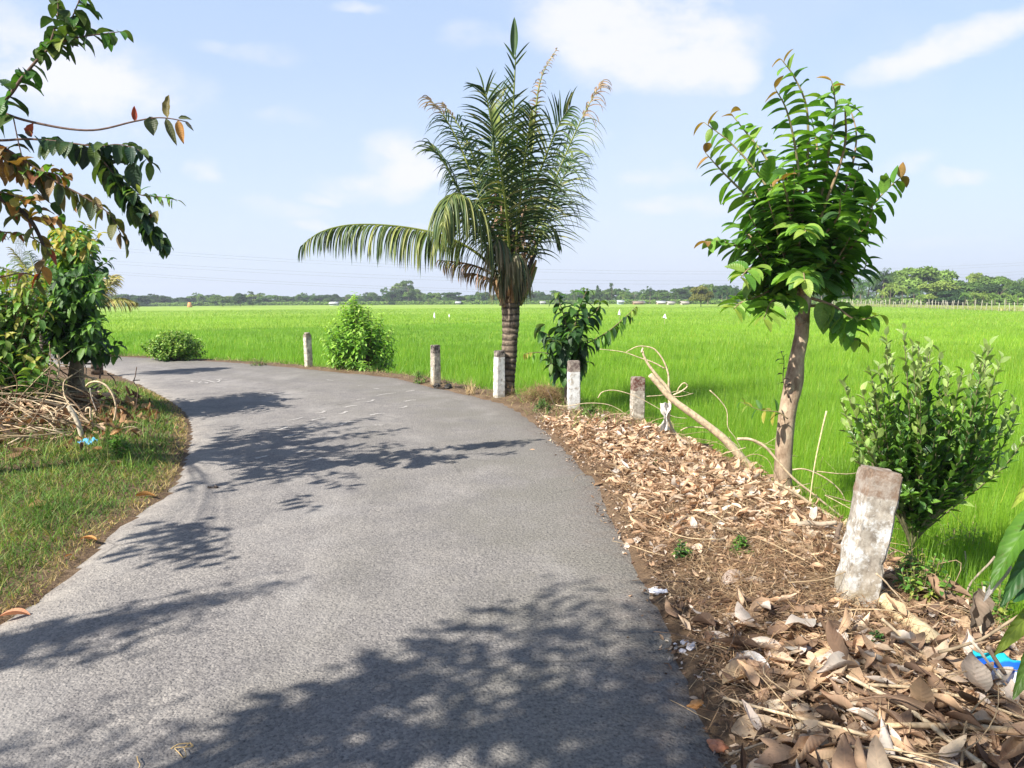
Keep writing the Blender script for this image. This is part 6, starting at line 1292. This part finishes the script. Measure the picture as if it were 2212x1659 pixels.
# distant woodland mass
mb = MB(); n = 9000; pxs = rng.uniform(-200, 2400, n); Yw = rng.uniform(400, 470, n); t = np.array([tuple(Q(a, 0, b)) for a, b in zip(pxs, Yw)]); u = rng.uniform(0, 1, n); hh = np.interp(pxs, [0, 500, 1000, 1500, 2400], [4.2, 4.4, 4.2, 6, 6])*(1+.28*np.sin(pxs*.051)+.2*np.sin(pxs*.13+1)+.15*np.sin(pxs*.31))
a = rng.uniform(0, 6.28, n); leaves(mb, np.column_stack([t[:, 0], Yw, FZ+hh*u]), np.column_stack([np.cos(a), np.sin(a), rng.normal(0, .4, n)]), np.column_stack([rng.normal(0, .6, n), -np.ones(n), np.ones(n)*.7]), 2.4, 1.9, .3, np.array([[1, 1, 1]])*rng.uniform(.6, 1.3, (n, 1)), segs=2, fold=.4)
tag(mb.build('distant_woodland', MF[0]), 'bluish wooded horizon beyond the paddy', kind='stuff')
# dyke bank with scrub in front of the trees
mb = MB(); n = 16000; pxs = rng.uniform(100, 2300, n); Yw = np.interp(pxs, [100, 600, 1000, 1400, 1850, 2300], [312, 338, 320, 280, 184, 160])+rng.uniform(-1.5, 2.5, n); X_ = (pxs-1106)/1598*Yw; a = rng.uniform(0, 6.28, n)
leaves(mb, np.column_stack([X_, Yw, FZ+rng.uniform(0, 1.5, n)**1.3]), np.column_stack([np.cos(a), np.sin(a), rng.uniform(.2, 1, n)]), np.column_stack([rng.normal(0, .6, n), -np.ones(n), np.ones(n)*.7]), .8, .5, .3, np.array([[1.5, 1.5, 1.2]])*rng.uniform(.5, 1.3, (n, 1)), segs=2, fold=.4)
tag(mb.build('bank_scrub', MF[1]), 'rough green scrub along the bank at the end of the paddy', kind='stuff')
# yellowish band of reeds by the fence
n = 26000; pxs = rng.uniform(1780, 2300, n); Yw = np.interp(pxs, [1780, 1900, 2100, 2300], [170, 150, 108, 88])+rng.uniform(0, 12, n); X_ = (pxs-1106)/1598*Yw
mb = MB(); blades(mb, np.column_stack([X_, Yw, np.full(n, FZ+.1)]), np.column_stack([rng.normal(0, .2, n), rng.normal(0, .2, n), np.ones(n)]), rng.uniform(.5, .85, n), .10, .5, pal(n, [(.42, .46, .16), (.30, .42, .08), (.50, .46, .24)]), 2)
tag(mb.build('reed_strip', M_BLADE), 'strip of pale yellowish reeds along the stake fence', kind='stuff')
# stake fence
M_STAKE = mat_flat('weathered_stake', (.38, .36, .28), .9, .15)
def stake_fence():
    root = empty('stake_fence', (0, 0, 0)); pts = []
    for px, Y in zip(np.concatenate([np.linspace(1775, 1900, 36), np.linspace(1903, 2060, 34), np.linspace(2068, 2260, 16)]), np.interp(np.concatenate([np.linspace(1775, 1900, 36), np.linspace(1903, 2060, 34), np.linspace(2068, 2260, 16)]), [1775, 1900, 2060, 2260], [172, 150, 112, 86])):
        pts.append((px+rng.uniform(-1.5, 1.5), Y))
    q0 = Q(pts[0][0], 660, pts[0][1]); root.location = (q0.x, q0.y, FZ); org = np.array(root.location); tag(root, 'long fence of crooked pale stakes at the far right end of the paddy', 'fence')
    for i, (px, Y) in enumerate(pts):
        x = Q(px, 660, Y).x; h = rng.uniform(1.35, 1.9); l = rng.normal(0, .22); mb = MB(); tube(mb, [(x, Y, FZ-.1), (x+l*.5, Y, FZ+h*.6), (x+l, Y, FZ+h)], .055, .035, 5, col=(.5, .5, .4)); mb.build('stake', M_STAKE, root, local=org)
    mb = MB()
    for hh_ in (.5, .95, 1.35):
        for (a, b) in zip(pts[:-1], pts[1:]):
            A = Q(a[0], 660, a[1]); B = Q(b[0], 660, b[1]); tube(mb, [(A.x, A.y, FZ+hh_), (B.x, B.y, FZ+hh_)], .012, .012, 3, cap=False)
    mb.build('wire', M_STAKE, root, local=org)
stake_fence()
# houses along the far bank
def house(px, Y, wpx, hpx, wall, roof, label, rise=.3, depth=4.0, z0=None):
    w = wpx*.65*Y/1598; h = hpx*.38*Y/1598; wall = tuple(x*.75 for x in wall); roof = tuple(x*.62 for x in roof); c = Q(px, 650, Y); root = empty('far_house', (c.x, Y, FZ)); tag(root, label, 'house', 'small houses along the far bank'); zb = FZ+(z0 or .6)
    b = MB(); box(b, (0, 0, (h+.6)/2), (w, depth, h+.6), wall); wo = b.build('wall', mat_attr('house_wall', .8, 2, .12, .1), root, smooth=False)
    r = MB(); x, y = w/2+.35, depth/2+.4; hh = h+.6; rr = rise*depth*.5; v = [(-x, -y, hh-.05), (x, -y, hh-.05), (x, 0, hh+rr), (-x, 0, hh+rr), (-x, y, hh-.05), (x, y, hh-.05)]; v2 = [(a, b_, c_+.12) for a, b_, c_ in v]
    r.add(v+v2, [[0, 1, 2, 3], [3, 2, 5, 4], [6, 9, 8, 7], [9, 10, 11, 8], [0, 6, 7, 1], [4, 5, 11, 10], [1, 7, 8, 2], [2, 8, 11, 5], [0, 3, 9, 6], [3, 4, 10, 9]], roof); r.build('roof', mat_attr('house_roof', .5, 2, .12, .1), root, smooth=False)
    for k in (-.28, .28):
        d = MB(); box(d, (k*w, -depth/2-.03, .6+h*.42), (w*.14, .06, h*.45), (.06, .07, .08)); d.build('window', mat_attr('house_window', .3, 2, .1, 0), root, smooth=False)
    d = MB(); box(d, (0, -depth/2-.03, .6+h*.36), (w*.12, .07, h*.72), (.16, .12, .09)); d.build('door', mat_attr('house_door', .6, 2, .1, 0), root, smooth=False)
house(722, 300, 24, 7, (.62, .64, .66), (.66, .68, .70), 'white roofed shed showing beside the top of the bright shrub')
house(990, 318, 14, 5, (.4, .42, .4), (.62, .64, .66), 'grey roofed shed in the treeline left of the palm'); house(1172, 300, 14, 4, (.66, .66, .64), (.5, .5, .48), 'tiny white house between palm and sapling')
house(1340, 268, 18, 8, (.52, .62, .68), (.58, .62, .66), 'small light blue house right of the sapling top'); house(1385, 268, 16, 4, (.6, .56, .48), (.46, .48, .46), 'low grey shed right of the blue house'); house(1428, 262, 26, 3, (.62, .48, .36), (.62, .64, .64), 'long low house with grey roof left of the lone round tree')
house(1448, 240, 18, 2.6, (.62, .58, .5), (.5, .47, .42), 'low cream wall like shed in front of the long house'); house(1478, 240, 20, 2.6, (.6, .56, .46), (.5, .45, .38), 'low cream shed nearest the lone round tree'); house(1610, 200, 15, 4, (.36, .26, .16), (.46, .34, .18), 'thatched hut under the palms right of the lone tree'); house(1378, 262, 30, 2.4, (.46, .26, .16), (.4, .3, .22), 'long reddish low wall house right of the sapling')
# white markers in the paddy
def marker(px, py, hpx, wpx, Y, label):
    b = Q(px, py, Y); s_ = Y/1598; mb = MB(); g = FZ; h = (Q(px, py-hpx, Y).z); tube(mb, [(b.x, Y, g-.1), (b.x, Y, h)], .015, .012, 6, col=(.3, .25, .18)); o = mb.build('field_marker', M_TWIG, smooth=True)
    c = MB(); n = 9; w = wpx*s_*.5; z0 = b.z; th = np.linspace(0, 6.283, n, endpoint=False); rr = w*(1+.25*np.sin(th*3+px)); V = [(b.x+r*math.cos(t), Y+r*math.sin(t), z0+.06*math.sin(t*2)) for r, t in zip(rr, th)]+[(b.x+w*.12, Y, h+.03)]
    c.add(V, [[i, (i+1) % n, n] for i in range(n)], (.85, .85, .85)); c.build('white_sheet', mat_flat('white_plastic', (.82, .82, .82), .5, .05), o, smooth=False); tag(o, label, 'field marker', 'white markers in the paddy')
marker(938, 686, 12, 4, 62, 'narrow white marker in the paddy left of the palm trunk'); marker(970, 684, 6, 3, 62, 'tiny white marker close to the palm trunk'); marker(1553-215, 680, 12, 6, 66, 'tall pointed white marker above the reaching sapling branch'); marker(1436, 687, 9, 8, 56, 'small white tent shaped marker right of the sapling')
mb = MB(); q = Q(410, 664, 260); tube(mb, [(q.x, 260, FZ), (q.x, 260, FZ+2.0)], .9, .5, 10, col=(.6, .3, .1), lump=.1); tag(mb.build('straw_stack', mat_flat('orange_straw', (.62, .28, .10), .9, .2, 2)), 'small orange straw stack at the far end of the paddy', 'straw stack')
# bare earth path curling from the lone tree
# power line and pylon
M_STEEL = mat_flat('galvanised_steel', (.30, .31, .33), .5, .1)
def pylon(px, Y, topz, lab):
    x = Q(px, 600, Y).x; root = empty('power_pylon', (x, Y, FZ)); tag(root, lab, 'pylon'); H_ = topz; org = np.array([0, 0, 0])
    def hw(z): return 3.2*(1-z/H_)**1.2+.55
    for sx_ in (-1, 1):
        for sy_ in (-1, 1):
            mb = MB(); tube(mb, [(sx_*hw(z), sy_*hw(z), z) for z in np.linspace(0, H_, 9)], .13, .09, 4, col=(.3,)*3); mb.build('leg', M_STEEL, root)
    mb = MB(); zs = np.linspace(0, H_, 13)
    for a, b in zip(zs[:-1], zs[1:]):
        for (s, t_) in (((-1, -1), (1, -1)), ((1, -1), (1, 1)), ((1, 1), (-1, 1)), ((-1, 1), (-1, -1))):
            tube(mb, [(s[0]*hw(a), s[1]*hw(a), a), (t_[0]*hw(b), t_[1]*hw(b), b)], .06, .06, 3, cap=False); tube(mb, [(t_[0]*hw(a), t_[1]*hw(a), a), (s[0]*hw(b), s[1]*hw(b), b)], .06, .06, 3, cap=False)
    mb.build('bracing', M_STEEL, root)
    for z in (H_*.72, H_*.84, H_*.96):
        mb = MB(); tube(mb, [(0, -4.5, z), (0, 4.5, z)], .12, .12, 4); tube(mb, [(0, -4.5, z), (0, 0, z+1.2), (0, 4.5, z)], .08, .08, 4); mb.build('crossarm', M_STEEL, root)
pylon(48, 300, Q(48, 500, 300).z-FZ, 'lattice power pylon seen through the leaves at the left edge')
for i, (yl, ym, yr) in enumerate(((560, 582, 572), (566, 588, 577), (590, 604, 592), (596, 611, 597), (613, 628, 612), (618, 633, 617))):
    pl = Q(48, yl-40, 300); pr = Q(2700, yr-45, 420); pm = Q(1150, ym, 345); mb = MB()
    t = np.linspace(-1, 1, 60); A, Bv, Cv = np.array(pl), np.array(pm), np.array(pr); u = (t+1)/2
    um = (Bv[0]-A[0])/(Cv[0]-A[0]); L0 = (1-u)[:, None]*A+u[:, None]*Cv; base = (1-um)*A+um*Cv; sag = Bv[2]-base[2]; L0[:, 2] += sag*4*u*(1-u)/(4*um*(1-um)); off = (Bv-base); L0[:, 1] += 0
    tube(mb, L0, .045, .045, 4, col=(.2, .2, .22), cap=False); tag(mb.build('power_cable', M_STEEL), ['uppermost', 'second', 'third', 'fourth', 'fifth', 'lowest'][i]+' faint power cable sagging across the sky over the paddy', 'power cable', 'power cables over the paddy')

# ------------------------------------------------------------------ moist air
def haze():
    mb = MB(); z0, z1 = -3.0, 34.0; x0, x1, y0, y1 = -1100, 1100, -40, 1400
    box(mb, ((x0+x1)/2, (y0+y1)/2, (z0+z1)/2), (x1-x0, y1-y0, z1-z0)); t = NT('haze_air'); N = t.N; N.remove(t.b)
    v = t.n('ShaderNodeVolumePrincipled'); v.inputs['Color'].default_value = (.86, .91, 1, 1); v.inputs['Density'].default_value = HAZE; v.inputs['Anisotropy'].default_value = .25
    t.L.new(v.outputs[0], t.out.inputs['Volume']); o = mb.build('haze', t.m, smooth=False); tag(o, 'thin moist haze over the whole paddy', kind='stuff')
HAZE = .00052
haze()
sc.cycles.volume_bounces = 0
sc.cycles.max_bounces = 6; sc.cycles.transparent_max_bounces = 8
